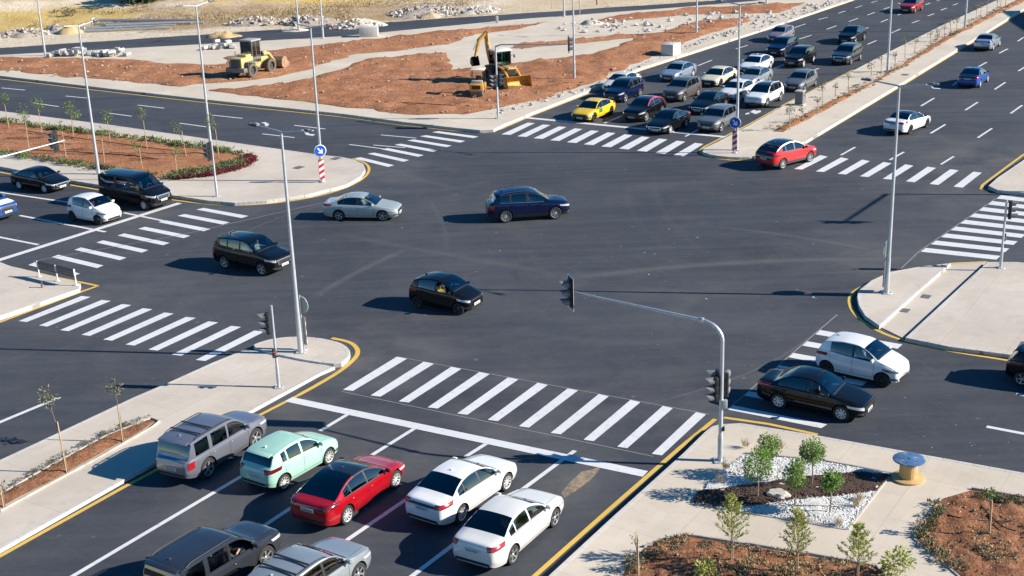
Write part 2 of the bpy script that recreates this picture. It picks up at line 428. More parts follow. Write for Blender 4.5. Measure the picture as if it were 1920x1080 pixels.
z3 = [(890, 873, 970, 828), (1340, 597, 1415, 552), (1165, 900, 1245, 855), (1395, 750, 1478, 700), (1590, 620, 1660, 575), (1755, 503, 1815, 463), (1780, 300, 1828, 275), (1885, 232, 1918, 210), (1520, 480, 1545, 460),
      (1665, 375, 1710, 350), (1453, 925, 1525, 880), (1660, 775, 1740, 722), (1845, 638, 1910, 592), (1888, 400, 1945, 365),
      (85, 370, 165, 338), (300, 275, 365, 255), (630, 155, 690, 135), (765, 110, 815, 97), (875, 75, 915, 62), (970, 45, 1010, 32), (1060, 15, 1095, 5), (655, 220, 725, 198), (810, 165, 865, 145), (935, 122, 985, 103),
      (1040, 85, 1080, 70), (1130, 52, 1165, 40), (1212, 22, 1245, 11), (515, 385, 570, 363), (1040, 250, 1090, 228), (1175, 185, 1225, 163), (1290, 130, 1330, 115), (1378, 90, 1415, 77), (1452, 58, 1485, 45), (1520, 30, 1548, 20), (735, 395, 765, 385),
      (998, 172, 1045, 155), (1115, 125, 1155, 108), (1210, 85, 1237, 75), (1290, 55, 1312, 46), (1366, 27, 1392, 17), (1430, 5, 1455, -4)]
dashes += [((1280+a/3, b/3), (1280+c/3, d/3)) for a, b, c, d in z3]
quad_sheet([strip(a, b, .16) for a, b in dashes], ZM, 'lane_marking', M_WHITE)
def poly_sheet(px, z, name, mat): return quad_sheet([[G(*p) for p in px]], z, name, mat)
# painted turn arrows
for pts in ([(474, 232), (482, 230), (488, 233), (480, 235)], [(489, 230), (498, 229), (505, 233), (501, 237), (497, 236), (496, 232)],
            [(560, 246), (568, 243), (576, 246), (580, 251), (591, 252), (587, 255), (574, 253), (569, 247)],
            [(1733, 159), (1737, 158), (1745, 158), (1750, 163), (1764, 166), (1762, 167), (1749, 166), (1743, 160)],
            [(1406, 210), (1414, 206), (1418, 208), (1426, 207), (1427, 210), (1417, 214)], [(1397, 213), (1404, 211), (1406, 213), (1399, 215)]):
    poly_sheet(pts, ZM, 'arrow_marking', M_WHITE)
# yellow kerb lines
def ribbon(px, w, name, mat, z=ZM, smooth=2):
    pts = [G(*p) for p in px]
    if smooth:
        q = chaikin(pts, smooth, False); pts = [pts[0]]+q+[pts[-1]]
    L, Rr = [], []
    for i, p in enumerate(pts):
        d = (pts[min(i+1, len(pts)-1)]-pts[max(0, i-1)]).normalized(); n = Vector((-d.y, d.x, 0))*w/2
        L.append(p+n); Rr.append(p-n)
    m = MB(); n = len(pts)
    m.add([(v.x, v.y, z) for v in Rr+L], [(i, i+1, n+i+1, n+i) for i in range(n-1)])
    return tag(m.build(name, mat), kind='structure')
YL = .17
ribbon([(-420, 1281), (0, 1043), (235, 912), (470, 787), (560, 741)], YL, 'kerb_line', M_YELLOW, smooth=0)
ribbon([(560, 741), (600, 719), (640, 695), (669, 670), (672, 655), (657, 641), (622, 634)], YL*1.2, 'kerb_line', M_YELLOW)
ribbon([(-420, 1070), (0, 873), (120, 817), (250, 757), (320, 721), (412, 679), (465, 655)], .16, 'kerb_line', M_YELLOW, smooth=0)
ribbon([(-60, 137), (0, 148), (213, 173), (427, 197), (640, 219), (760, 235), (850, 245), (912, 249)], .18, 'kerb_line', M_YELLOW, smooth=0)
ribbon([(912, 249), (940, 242), (1000, 216), (1103, 176), (1200, 133), (1280, 107), (1440, 55), (1600, 1)], .14, 'kerb_line', M_YELLOW, smooth=0)
ribbon([(318, 374), (380, 382), (440, 386), (520, 381), (600, 368), (650, 352), (684, 334), (694, 318), (687, 306), (662, 297)], YL, 'kerb_line', M_YELLOW)
ribbon([(-400, 258), (0, 323), (133, 347), (180, 355), (240, 364), (318, 374)], YL, 'kerb_line', M_YELLOW, smooth=0)
ribbon([(-60, 481), (18, 500), (100, 519), (184, 536)], YL, 'kerb_line', M_YELLOW, smooth=0)
ribbon([(184, 536), (150, 548), (0, 604), (-60, 627)], YL, 'kerb_line', M_YELLOW, smooth=0)
ribbon([(1395, 238), (1343, 264), (1316, 277), (1311, 287), (1330, 295), (1372, 301), (1420, 300)], YL, 'kerb_line', M_YELLOW)
ribbon([(1395, 238), (1480, 191), (1600, 131)], .14, 'kerb_line', M_YELLOW, smooth=0)
ribbon([(1510, 269), (1700, 155), (1920, 20), (2000, -28)], .2, 'kerb_line', M_YELLOW, smooth=0)
ribbon([(1700, 510), (1640, 528), (1600, 545), (1591, 562), (1598, 585), (1625, 610), (1680, 636), (1780, 659), (1887, 675), (2100, 711), (2400, 762)], YL, 'kerb_line', M_YELLOW)
ribbon([(1783, 495), (1851, 492)], YL, 'kerb_line', M_YELLOW, z=.036, smooth=0)
ribbon([(1858, 357), (1833, 354), (1870, 326), (1930, 282), (2010, 236)], YL, 'kerb_line', M_YELLOW, smooth=1)
ribbon([(520, 1505), (985, 1096), (1142, 956), (1278, 837), (1341, 786)], YL, 'kerb_line', M_YELLOW, smooth=0)
ribbon([(1357, 783), (1440, 795), (1533, 815)], YL, 'kerb_line', M_YELLOW, smooth=0)
# thin chalky setting-out lines beside the crossings
ribbon([(62, 490), (337, 441), (640, 372)], .05, 'faint_marking', plain('faint_chalk', (.24, .24, .24), .9), smooth=0)
ribbon([(745, 669), (1330, 777)], .04, 'faint_marking', plain('faint_chalk', (.24, .24, .24), .9), smooth=0)
ribbon([(640, 734), (1225, 856)], .04, 'faint_marking', plain('faint_chalk', (.24, .24, .24), .9), smooth=0)
ribbon([(1690, 503), (1725, 470), (1876, 366)], .05, 'faint_marking', plain('faint_chalk', (.24, .24, .24), .9), smooth=0)
ribbon([(1364, 768), (1529, 625), (1570, 590)], .05, 'faint_marking', plain('faint_chalk', (.24, .24, .24), .9), smooth=0)
# ================================================================== soil beds
def inpoly(p, poly):
    x, y = p; c = False; n = len(poly)
    for i in range(n):
        x1, y1 = poly[i][0], poly[i][1]; x2, y2 = poly[i-1][0], poly[i-1][1]
        if (y1 > y) != (y2 > y) and x < (x2-x1)*(y-y1)/(y2-y1)+x1: c = not c
    return c
def edist(p, poly):
    best = 1e9; P = Vector(p)
    for i in range(len(poly)):
        a, b = Vector(poly[i-1][:2]), Vector(poly[i][:2]); ab = b-a
        t = max(0, min(1, (P-a).dot(ab)/max(1e-9, ab.length_squared)))
        best = min(best, (P-a-ab*t).length)
    return best
def densify(poly, d):
    out = []
    for i in range(len(poly)):
        a, b = Vector(poly[i][:2]), Vector(poly[(i+1) % len(poly)][:2]); n = max(1, int((b-a).length/d))
        out += [a.lerp(b, k/n) for k in range(n)]
    return out
def bed(px, z, step, amp, name, mat, rag=0.0, lip=.02, nscale=.7, kind='structure', fall=.8, poly=None, hfun=None):
    poly = ccw([Vector(p) for p in (poly or gpoly(px, z))])
    if rag:
        q = densify(poly, step*1.2)
        poly = [v+Vector((noise.noise(Vector((v.x*.5, v.y*.5, 3))), noise.noise(Vector((v.x*.5, v.y*.5, 9)))))*rag for v in q]
    else: poly = densify(poly, step*1.5)
    xs = [v.x for v in poly]; ys = [v.y for v in poly]
    pts = list(poly); n = len(poly)
    y = min(ys)
    while y < max(ys):
        x = min(xs)
        while x < max(xs):
            p = (x+random.uniform(-.35, .35)*step, y+random.uniform(-.35, .35)*step)
            if inpoly(p, poly) and edist(p, poly) > step*.35: pts.append(Vector(p))
            x += step
        y += step
    vs, es, fs, _, _, _ = delaunay_2d_cdt(pts, [(i, (i+1) % n) for i in range(n)], [], 1, 1e-5)
    out = []
    for v in vs:
        e = edist(v, poly); f = min(1, e/fall)
        h = noise.fractal(Vector((v.x*nscale, v.y*nscale, 1.7)), .9, 2.1, 5)*amp + abs(noise.noise(Vector((v.x*nscale*3, v.y*nscale*3, 5))))*amp*.6
        hh = z+max(.012, lip)+max(-.004, (h+amp*.5))*f
        if hfun: hh += hfun(v.x, v.y)*f
        out.append((v.x, v.y, hh))
    m = MB(); m.add(out, fs, 0, True)
    return tag(m.build(name, mat), kind=kind)
ZB = .20
D1 = [(-90, 103), (0, 107), (115, 109), (250, 112), (310, 119), (418, 122), (428, 105), (500, 98), (545, 90), (640, 80), (735, 68), (830, 58), (950, 49), (1034, 40), (960, 56), (890, 64), (845, 82), (757, 94), (670, 101), (640, 110), (570, 131), (520, 144), (453, 152), (400, 156), (333, 162), (200, 149), (0, 132), (-90, 126)]
bed(D1, ZB, .8, .22, 'red_soil_ground', M_SOIL, .8)
D3 = [(392, 169), (487, 162), (570, 150), (640, 128), (695, 110), (823, 98), (838, 100), (846, 130), (917, 127), (970, 118), (1110, 103), (1150, 88), (1190, 71), (1075, 82), (960, 91), (965, 84), (1075, 74), (1165, 65), (1240, 62), (1280, 46), (1330, 37), (1410, 33), (1400, 42), (1350, 57), (1280, 80), (1200, 117), (1150, 137), (1110, 158), (1020, 184), (930, 203), (865, 216), (760, 214), (640, 199), (400, 171)]
bed(D3, ZB, .6, .24, 'red_soil_ground', M_SOIL, .7)
bed([(1110, 41), (1160, 28), (1280, 17), (1330, 14), (1512, 5), (1460, 24), (1280, 28), (1130, 43)], ZB, .9, .25, 'red_soil_ground', M_SOIL, .6)
I3D = [(-90, 214), (0, 225), (100, 240), (243, 258), (367, 275), (427, 284), (460, 291), (473, 298), (470, 308), (440, 320), (400, 329), (330, 337), (290, 333), (200, 318), (100, 303), (0, 284), (-90, 270)]
bed(I3D, ZB, .5, .10, 'planting_bed_soil', M_SOIL, 0, .01)
bed([(1448, 246), (1480, 230), (1560, 190), (1647, 147), (1780, 65), (1907, 0), (1960, -30), (1975, -25), (1913, 7), (1810, 57), (1670, 138), (1580, 190), (1507, 228), (1467, 247)], ZB, .4, .20, 'planting_bed_soil', M_SOIL, .25, .03, fall=.4)
bed([(-60, 960), (0, 927), (50, 897), (100, 870), (150, 843), (200, 817), (233, 800), (283, 785), (295, 789), (283, 797), (233, 827), (187, 853), (133, 883), (100, 900), (50, 927), (0, 954), (-60, 986)], .12, .3, .12, 'planting_bed_soil', M_SOILD, .1, .02, fall=.3)
bed([(1163, 1100), (1173, 1067), (1207, 1029), (1267, 1008), (1280, 1006), (1397, 1023), (1513, 1042), (1643, 1065), (1675, 1110), (1690, 1190), (1130, 1190)], ZB, .13, .10, 'planting_bed_soil', M_SOILD, .06, .01, nscale=1.8, fall=.3)
bed([(1824, 919), (1920, 935), (2050, 958), (2050, 1190), (1870, 1160), (1797, 1080), (1717, 1012), (1727, 985), (1765, 936)], ZB, .13, .10, 'planting_bed_soil', M_SOILD, .06, .01, nscale=1.8, fall=.3)
# soil spilled on the asphalt of the near lanes
def spill_mat():
    k = NT('spilled_sand'); p = k.pos()
    n = k.math('ADD', k.math('MULTIPLY', k.noise(p, 1.6, 6, .7), .7), k.math('MULTIPLY', k.noise(p, 9, 4, .7), .3))
    sx = k.coord('Generated')
    k.P(Base_Color=(.50, .37, .24), Roughness=.95, Alpha=k.ramp(n, .36, .60, 0, .7))
    return k.m
poly_sheet([(1128, 873), (1112, 880), (1090, 885), (1068, 905), (1052, 925), (1058, 934), (1078, 922), (1105, 902), (1120, 886)], .009, 'spilled_sand', spill_mat())

def edging(px, w=.08, up=.07):
    pts = [G(*p, ZB) for p in px]; m = MB()
    for a, b in zip(pts, pts[1:]):
        d = b-a; c = (a+b)/2; m.rbox((c.x, c.y, ZB+up/2-.04), (d.length+.02, w, up+.08), .01, rz=math.atan2(d.y, d.x), seg=1)
    tag(m.build('kerb', plain('bed_edging_stone', (.36, .34, .31), .9, 0, .2, 3)), kind='structure')
edging([(1207, 1026), (1267, 1005), (1280, 1003), (1397, 1020), (1513, 1039), (1643, 1062), (1660, 1082)])
edging([(1822, 917), (1922, 933), (2000, 946)]); edging([(1765, 934), (1727, 983), (1715, 1012), (1760, 1048), (1799, 1082)], .07, .03)
edging([(1397, 850), (1533, 862), (1672, 887), (1590, 993)], .07, .04); edging([(1295, 945), (1450, 970), (1588, 993)], .07, .03)
edging([(-60, 958), (0, 925), (100, 868), (200, 815), (283, 783), (299, 788), (285, 799), (187, 855), (100, 902), (0, 956)], .06, .01)
# stone-mulch garden
bedA = [(1396, 852), (1533, 864), (1671, 888), (1589, 991), (1450, 968), (1297, 944), (1340, 893)]
M_EDGE = plain('bed_edging', (.42, .40, .37), .9)
M_PIT = plain('gravel_base', (.55, .55, .54), .95, 0, .25, 8)
bed(bedA, ZB, .15, .05, 'white_gravel_bed', plain('white_gravel', (.60, .59, .57), .95, 0, .3, 14, 1.0), 0, .012, 2.5, fall=.1)
def zz(pts): return [(1280+x/3, 720+y/3) for x, y in pts]
BAND = zz([(52, 664), (100, 602), (250, 582), (400, 560), (520, 545), (620, 530), (740, 515), (860, 504), (1000, 490), (1090, 498), (1168, 512), (1130, 560), (1092, 602), (1000, 612), (900, 626), (740, 638), (600, 652), (500, 668), (400, 682), (280, 692), (180, 686)])
bed(BAND, ZB+.03, .13, .06, 'brown_mulch', plain('brown_bark_mulch', (.065, .036, .026), .95, 0, .5, 18, 1.0), .08, .01, 3, fall=.15)

def scatter_stones(px, z, n, smin, smax, mat, name, poly=None, avoid=None, zf=None, flat=.7):
    poly = poly or gpoly(px, z); xs = [p[0] for p in poly]; ys = [p[1] for p in poly]
    m = MB(); k = 0; tries = 0
    while k < n and tries < n*30:
        tries += 1
        p = (random.uniform(min(xs), max(xs)), random.uniform(min(ys), max(ys)))
        if not inpoly(p, poly) or (avoid and inpoly(p, avoid)): continue
        s = smin*(smax/smin)**(random.random()**1.6); k += 1
        zc = (zf(*p) if zf else z)
        rot = Matrix.Rotation(random.uniform(0, 6), 3, 'Z') @ Matrix.Rotation(random.uniform(-.5, .5), 3, 'X')
        base = [(1, 0, 0), (.3, .9, .1), (-.8, .5, 0), (-.7, -.6, .1), (.4, -.9, 0), (.1, .1, .9), (-.2, -.1, -.8)]
        vs = [rot @ Vector((a*random.uniform(.7, 1.2), b*random.uniform(.6, 1.1), c*flat*random.uniform(.7, 1.1)))*s+Vector((p[0], p[1], zc+s*flat*.35)) for a, b, c in base]
        m.add(vs, [(0, 1, 5), (1, 2, 5), (2, 3, 5), (3, 4, 5), (4, 0, 5), (1, 0, 6), (2, 1, 6), (3, 2, 6), (4, 3, 6), (0, 4, 6)], 0)
    return tag(m.build(name, mat), kind='stuff')
M_STW = plain('white_pebbles', (.58, .57, .55), .9, 0, .2, 9)
M_STR = plain('reddish_stones', (.36, .24, .17), .95, 0, .35, 3)
M_STG = plain('grey_rubble_stones', (.44, .42, .40), .95, 0, .25, 2)
scatter_stones(bedA, ZB+.03, 4200, .02, .055, M_STW, 'white_pebbles', avoid=gpoly(BAND, ZB))
scatter_stones(BAND, ZB+.07, 2600, .02, .06, plain('bark_chips', (.075, .042, .03), .95, 0, .5, 12), 'bark_chips')
scatter_stones(D3, ZB+.12, 650, .05, .22, M_STR, 'scattered_stones')
scatter_stones(D1, ZB+.12, 420, .06, .25, M_STR, 'scattered_stones')
scatter_stones([(900, 218), (930, 205), (1110, 160), (1200, 120), (1330, 68), (1330, 76), (1200, 126), (1110, 168), (935, 214)], ZB+.02, 260, .04, .2, M_STG, 'scattered_stones')
scatter_stones([(1045, 45), (1250, 30), (1480, 12), (1480, 30), (1380, 50), (1200, 62), (1050, 60)], ZB+.02, 170, .08, .45, M_STG, 'scattered_stones')
scatter_stones([(1250, 100), (1440, 48), (1593, 2), (1540, 2), (1400, 44), (1290, 84)], ZB+.02, 200, .06, .32, M_STG, 'scattered_stones')
scatter_stones([(1163, 1078), (1207, 1034), (1280, 1010), (1640, 1068), (1660, 1110), (1150, 1110)], ZB+.08, 260, .02, .06, M_STR, 'scattered_stones')
scatter_stones([(1824, 924), (1930, 940), (1930, 1090), (1800, 1078), (1722, 1012), (1767, 940)], ZB+.08, 260, .02, .06, M_STR, 'scattered_stones')
# pale specks of litter on the asphalt
scatter_stones([(700, 420), (1500, 380), (1640, 520), (1500, 700), (1000, 640), (700, 560)], 0, 40, .02, .06, plain('litter', (.6, .58, .55), .9), 'road_litter', flat=.15)
scatter_stones([(0, 640), (250, 700), (400, 900), (100, 1040), (250, 980), (500, 760)], 0, 24, .012, .04, plain('litter', (.6, .58, .55), .9), 'road_litter', flat=.15)
scatter_stones([(1640, 690), (1900, 800), (1900, 870), (1560, 810)], 0, 14, .012, .035, plain('litter', (.6, .58, .55), .9), 'road_litter', flat=.15)

# ================================================================== far hillside beyond the back road
LA, LBp = G(-90, 96), G(1480, -8)
LD = (LBp-LA).normalized(); LN = Vector((-LD.y, LD.x, 0))
if LN.y < 0: LN = -LN
def TZ(x, y):
    d = (Vector((x, y, 0))-LA).dot(LN)
    if d < 0: return .0
    base = .02+max(0, d-9)*.085*min(1, max(0, d-9)/15)
    n = noise.fractal(Vector((x*.045, y*.045, 2)), 1, 2, 4)*1.3*min(1, max(0, d-8)/22)+noise.fractal(Vector((x*.25, y*.25, 4)), 1, 2, 3)*.22*min(1, max(0, d-3)/8)
    return max(.02, base+n)
def GT(px, py):
    p = G(px, py)
    for _ in range(12): p = G(px, py, TZ(p.x, p.y))
    return p
def hill_mat():
    k = NT('dry_hillside'); p = k.pos()
    at = k.n('Attribute', attribute_name='cover').outputs['Color']
    s = k.n('SeparateColor', {0: at})
    r_, g_, b_ = s.outputs[0], s.outputs[1], s.outputs[2]
    n1 = k.noise(p, .25, 6, .7, .5); n2 = k.noise(p, 1.5, 6, .75, .3); n3 = k.noise(p, 5, 4, .7)
    dust = k.mix(k.ramp(n1, .35, .65), (.62, .51, .38), (.71, .62, .49))
    dust = k.mix(k.ramp(n2, .5, .75, 0, .5), dust, (.46, .36, .26))
    grass = k.mix(k.ramp(n1, .35, .65), (.58, .39, .12), (.66, .50, .22))
    grass = k.mix(k.ramp(n2, .55, .78, 0, .55), grass, (.28, .23, .07))
    grass = k.mix(k.ramp(n3, .45, .75, 0, .5), grass, (.33, .23, .10))
    scrub = k.mix(k.ramp(n1, .35, .65), (.42, .29, .16), (.54, .41, .25))
    scrub = k.mix(k.ramp(n2, .45, .70, 0, .8), scrub, (.20, .14, .09))
    scrub = k.mix(k.ramp(n3, .5, .8, 0, .5), scrub, (.46, .40, .32))
    c = k.mix(g_, dust, grass); c = k.mix(b_, c, scrub)
    k.P(Base_Color=c, Roughness=1.0); k.b.inputs['Specular IOR Level'].default_value = .1
    k.bump(k.math('ADD', n2, k.math('MULTIPLY', n3, .6)), 1.0, .35)
    return k.m
def sstep(a, b, x):
    t = max(0, min(1, (x-a)/(b-a))); return t*t*(3-2*t)
def cover(x, y, z):
    px, py = proj(Vector((x, y, z)))
    wob = noise.noise(Vector((x*.12, y*.12, 8)))*7
    py += wob
    top_dust = 68-.033*px if px < 640 else 47-.05*(px-640)      # upper edge of the graded shoulder
    if px > 950: return (1, .25*sstep(26, 10, py), .12)
    above = sstep(top_dust+3, top_dust-6, py)
    gr = sc = 0
    if px < 260:
        gr = above*sstep(12, 20, py)
        sc = above*.6*sstep(210, 300, px+wob*4)
    elif px < 520:
        sc = above*sstep(6, 14, py); gr = above*(1-sstep(4, 12, py))*(1 if px > 380 else 0)
    else:
        sc = above*sstep(4, 18, py)*(1-.5*sstep(700, 950, px)); gr = above*sstep(20, 6, py)*(1-sstep(680, 760, px))
    if py < 0: gr, sc = above*.7, above*.3
    return (1, gr, sc)
hm = MB(); NI, NJ = 250, 72
hv = []
for j in range(NJ+1):
    d = 140*(j/NJ)**1.7
    for i in range(NI+1):
        p = LA+LD*(-60+ (330*i/NI))+LN*d
        hv.append((p.x, p.y, TZ(p.x, p.y)))
hm.add(hv, [(j*(NI+1)+i, j*(NI+1)+i+1, (j+1)*(NI+1)+i+1, (j+1)*(NI+1)+i) for j in range(NJ) for i in range(NI)], 0, True)
ho = hm.build('hillside', hill_mat()); tag(ho, kind='structure')
ca = ho.data.color_attributes.new('cover', 'FLOAT_COLOR', 'POINT')
for i, v in enumerate(hv):
    c = cover(*v); ca.data[i].color = (*c, 1)
M_SAND = soil_mat('pale_sand', (.52, .40, .26), (.60, .48, .33), (.48, .37, .25), 2)
M_CHALK = soil_mat('white_chalk', (.58, .51, .43), (.67, .61, .53), (.54, .48, .42), 2)
M_YSAND = soil_mat('yellow_sand', (.58, .40, .20), (.62, .45, .24), (.50, .34, .17), 2)
M_RUB = soil_mat('broken_rubble', (.40, .33, .27), (.52, .46, .40), (.28, .22, .17), 4)
def heap(px, py, wpx, hpx, name, mat, label, cat, group=None, seedz=0, rocks=0, rockmat=None, rsz=(.12, .5)):
    c = GT(px, py); dist = (c-CAMP).length; w = wpx*dist/F/2; h = hpx*dist/F
    m = MB(); n, k = 30, 9; vs = [(0, 0, h)]
    dep = w*.75
    for j in range(1, k+1):
        for i in range(n):
            a = 2*PI*i/n; rr = j/k
            q = 1+.42*noise.noise(Vector((math.cos(a)*1.3, math.sin(a)*1.3, seedz+c.x)))
            x, y = w*rr*q*math.cos(a), dep*rr*q*math.sin(a)
            z = h*(1-rr**1.8)*(.85+.55*noise.noise(Vector((x*.55, y*.55, seedz+c.x))))+.22*h*noise.noise(Vector((x*1.7, y*1.7, seedz)))*(1-rr)
            z += TZ(c.x+x, c.y+y)-TZ(c.x, c.y)
            vs.append((x, y, z-(.12 if j == k else 0)))
    fs = [(0, 1+i, 1+(i+1) % n) for i in range(n)]
    for j in range(k-1): fs += [(1+j*n+i, 1+(j+1)*n+i, 1+(j+1)*n+(i+1) % n, 1+j*n+(i+1) % n) for i in range(n)]
    m.add(vs, fs, 0, True)
    for _ in range(rocks):
        a, rr = random.uniform(0, 6.28), random.random()**.6; x, y = w*rr*math.cos(a), dep*rr*math.sin(a); s = rsz[0]*(rsz[1]/rsz[0])**random.random()
        rot = Matrix.Rotation(random.uniform(0, 6), 3, 'Z') @ Matrix.Rotation(random.uniform(-.9, .9), 3, 'X')
        zc = h*(1-rr**1.35)*.92+s*.08+TZ(c.x+x, c.y+y)-TZ(c.x, c.y)
        vv = [rot @ Vector((a_*random.uniform(.6, 1.25), b_*random.uniform(.5, 1.1), c_*random.uniform(.5, 1.1)))*s*.62+Vector((x, y, zc)) for a_, b_, c_ in ((1, 0, 0), (.3, .9, .1), (-.8, .5, 0), (-.7, -.6, .1), (.4, -.9, 0), (.1, .1, .9), (-.2, -.1, -.8))]
        m.add(vv, [(0, 1, 5), (1, 2, 5), (2, 3, 5), (3, 4, 5), (4, 0, 5), (1, 0, 6), (2, 1, 6), (3, 2, 6), (4, 3, 6), (0, 4, 6)], 1 if random.random() < .6 else 0)
    o = m.build(name, [mat, rockmat or M_STG]); o.location = c
    return tag(o, label, cat, group)
heap(423, 69, 60, 10, 'sand_heap', M_YSAND, 'smooth yellow sand heap on the pale road shoulder', 'sand heap')
heap(668, 50, 104, 14, 'chalk_heap', M_CHALK, 'large white chalk heap beside the back road', 'spoil heap', rocks=200, rsz=(.1, .5), rockmat=M_CHALK)
heap(803, 33, 50, 10, 'sand_heap', M_SAND, 'small tan earth heap in front of grey rubble', 'sand heap')
heap(800, 25, 150, 13, 'rubble_heap', M_RUB, 'long heap of grey and white broken stone', 'rubble heap', rocks=420, rsz=(.15, .65), rockmat=plain('pale_rubble', (.47, .44, .40), .95, 0, .35, 1.2))
heap(900, 22, 90, 9, 'rubble_heap', M_CHALK, 'pale chalky rubble heap at the right end of the grey one', 'rubble heap', rocks=160, rsz=(.15, .6), rockmat=plain('pale_rubble', (.47, .44, .40), .95, 0, .35, 1.2))
heap(480, 44, 110, 10, 'rubble_heap', M_RUB, 'brown rubble heap with white boulders behind the wheel loader', 'rubble heap', rocks=190, rsz=(.12, .75), rockmat=plain('warm_rubble', (.47, .41, .34), .95, 0, .35, 1.2))
heap(575, 42, 120, 11, 'rubble_heap', M_RUB, 'reddish rubble heap with pale blocks between two lamp posts', 'rubble heap', rocks=230, rsz=(.12, .75), rockmat=plain('warm_rubble', (.47, .41, .34), .95, 0, .35, 1.2))
heap(548, 57, 60, 6, 'chalk_heap', M_CHALK, 'low white chalk heap at the foot of the lamp post', 'spoil heap')
heap(45, 66, 95, 11, 'rubble_heap', M_RUB, 'pale rubble heap left of the stacked steel poles', 'rubble heap', rocks=150, rsz=(.12, .55), rockmat=plain('warm_rubble', (.47, .41, .34), .95, 0, .35, 1.2))
heap(128, 62, 46, 13, 'sand_heap', M_YSAND, 'ochre sand heap behind the stacked steel poles', 'sand heap')
heap(104, 55, 36, 9, 'earth_heap', M_RUB, 'dark brown earth mound beside the ochre sand', 'earth heap')
heap(1112, 48, 56, 12, 'earth_heap', M_CHALK, 'low pale spoil heap on the paved strip', 'spoil heap', rocks=16, rsz=(.15, .5))
heap(1340, 30, 60, 6, 'earth_heap', M_RUB, 'flat brown spoil heap by the far kerb', 'spoil heap', rocks=30, rsz=(.15, .5))

# ================================================================== plants
def leaf_mat(name, a, b):
    k = NT(name); p = k.pos()
    n = k.noise(p, 3.5, 3, .6)
    inf = k.n('Attribute', attribute_name='tone').outputs['Fac']
    c = k.mix(k.math('ADD', k.math('MULTIPLY', inf, .6), k.math('MULTIPLY', k.ramp(n, .3, .7), .4)), a, b)
    k.P(Base_Color=c, Roughness=.65)
    tr = k.n('BsdfTranslucent'); k.set(tr.inputs[0], c)
    mx = k.n('MixShader', {0: .25}); k.set(mx.inputs[1], k.b.outputs[0]); k.set(mx.inputs[2], tr.outputs[0]); k.set(k.out.inputs[0], mx.outputs[0])
    return k.m
LF_BALL = leaf_mat('glossy_green_leaves', (.085, .165, .03), (.27, .39, .09))
LF_SAP = leaf_mat('young_green_leaves', (.07, .13, .03), (.19, .27, .07))
LF_PINE = leaf_mat('yellow_green_needles', (.18, .22, .04), (.46, .46, .13))
LF_DRY = leaf_mat('dry_grey_green_leaves', (.10, .105, .06), (.20, .19, .12))
LF_RED = leaf_mat('dark_red_leaves', (.09, .012, .018), (.22, .03, .04))
LF_COV = leaf_mat('ground_cover_leaves', (.05, .075, .02), (.16, .19, .06))
LF_SCRUB = leaf_mat('dry_scrub_twigs', (.27, .19, .10), (.50, .38, .21))
LF_DKTREE = leaf_mat('dark_tree_leaves', (.02, .045, .012), (.06, .10, .03))
class Leaves:
    def __init__(s): s.v = []; s.f = []; s.t = []
    def leaf(s, c, l, w, d=None, tone=None):
        d = (d or Vector((random.gauss(0, 1), random.gauss(0, 1), random.gauss(0, .8)))).normalized()
        u = d.orthogonal().normalized(); u = Matrix.Rotation(random.uniform(0, 6.28), 3, d) @ u
        o = len(s.v); c = Vector(c)
        s.v += [c, c+d*l*.45+u*w*.5, c+d*l, c+d*l*.45-u*w*.5]; s.f.append((o, o+1, o+2, o+3)); s.t.append(random.random() if tone is None else tone)
    def build(s, name, mat, parent=None):
        m = bpy.data.meshes.new(name); m.from_pydata([tuple(v) for v in s.v], [], s.f); m.materials.append(mat)
        a = m.attributes.new('tone', 'FLOAT', 'FACE'); a.data.foreach_set('value', s.t); m.update()
        return link(bpy.data.objects.new(name, m), parent)
def crown(L, c, r, n, size, hz=1.0, hollow=.25, clumps=9):
    cs = [Vector((random.gauss(0, 1), random.gauss(0, 1), random.gauss(0, 1))).normalized()*random.uniform(.35, .95) for _ in range(clumps)]
    for i in range(n):
        k = random.choice(cs); p = k+Vector((random.gauss(0, .29), random.gauss(0, .29), random.gauss(0, .29)))
        if p.length > 1.12: p *= random.uniform(.85, 1.1)/p.length
        tone = .5+.35*math.sin(k.x*7+k.y*5)+random.uniform(-.2, .2)
        L.leaf(Vector(c)+Vector((p.x*r, p.y*r, p.z*r*hz)), size*random.uniform(.7, 1.3), size*random.uniform(.4, .6), p+Vector((random.gauss(0, .5), random.gauss(0, .5), random.gauss(0, .5)-.2)), max(0, min(1, tone)))
def tree_root(name, px, z, label, cat, group=None):
    g_ = G(*px, z); return tag(empty(name, g_), label, cat, group), g_
def ball_tree(px, cpx, rpx, label):
    root, b = tree_root('ball_tree', px, ZB+.02, label, 'tree', 'round clipped trees in the stone garden')
    hz_ = HT(b, *cpx)-b.z; r = rpx*(b-CAMP).length/F
    t = MB(); t.tube([(0, 0, -.05), (.02, .01, hz_*.4), (-.01, .02, hz_*.75), (0, 0, hz_)], [.028, .022, .019, .012], 7)
    for k in range(7):
        a = k*2.4; t.tube([(0, 0, hz_-r*.7), (r*.5*math.cos(a), r*.5*math.sin(a), hz_-r*.1), (r*.7*math.cos(a), r*.7*math.sin(a), hz_+r*.4)], [.012, .007, .004], 4)
    t.build('trunk', M_BARK, root)
    L = Leaves(); crown(L, (0, 0, hz_), r*1.04, 1500, .085, 1.15, clumps=12); L.build('crown', LF_BALL, root)
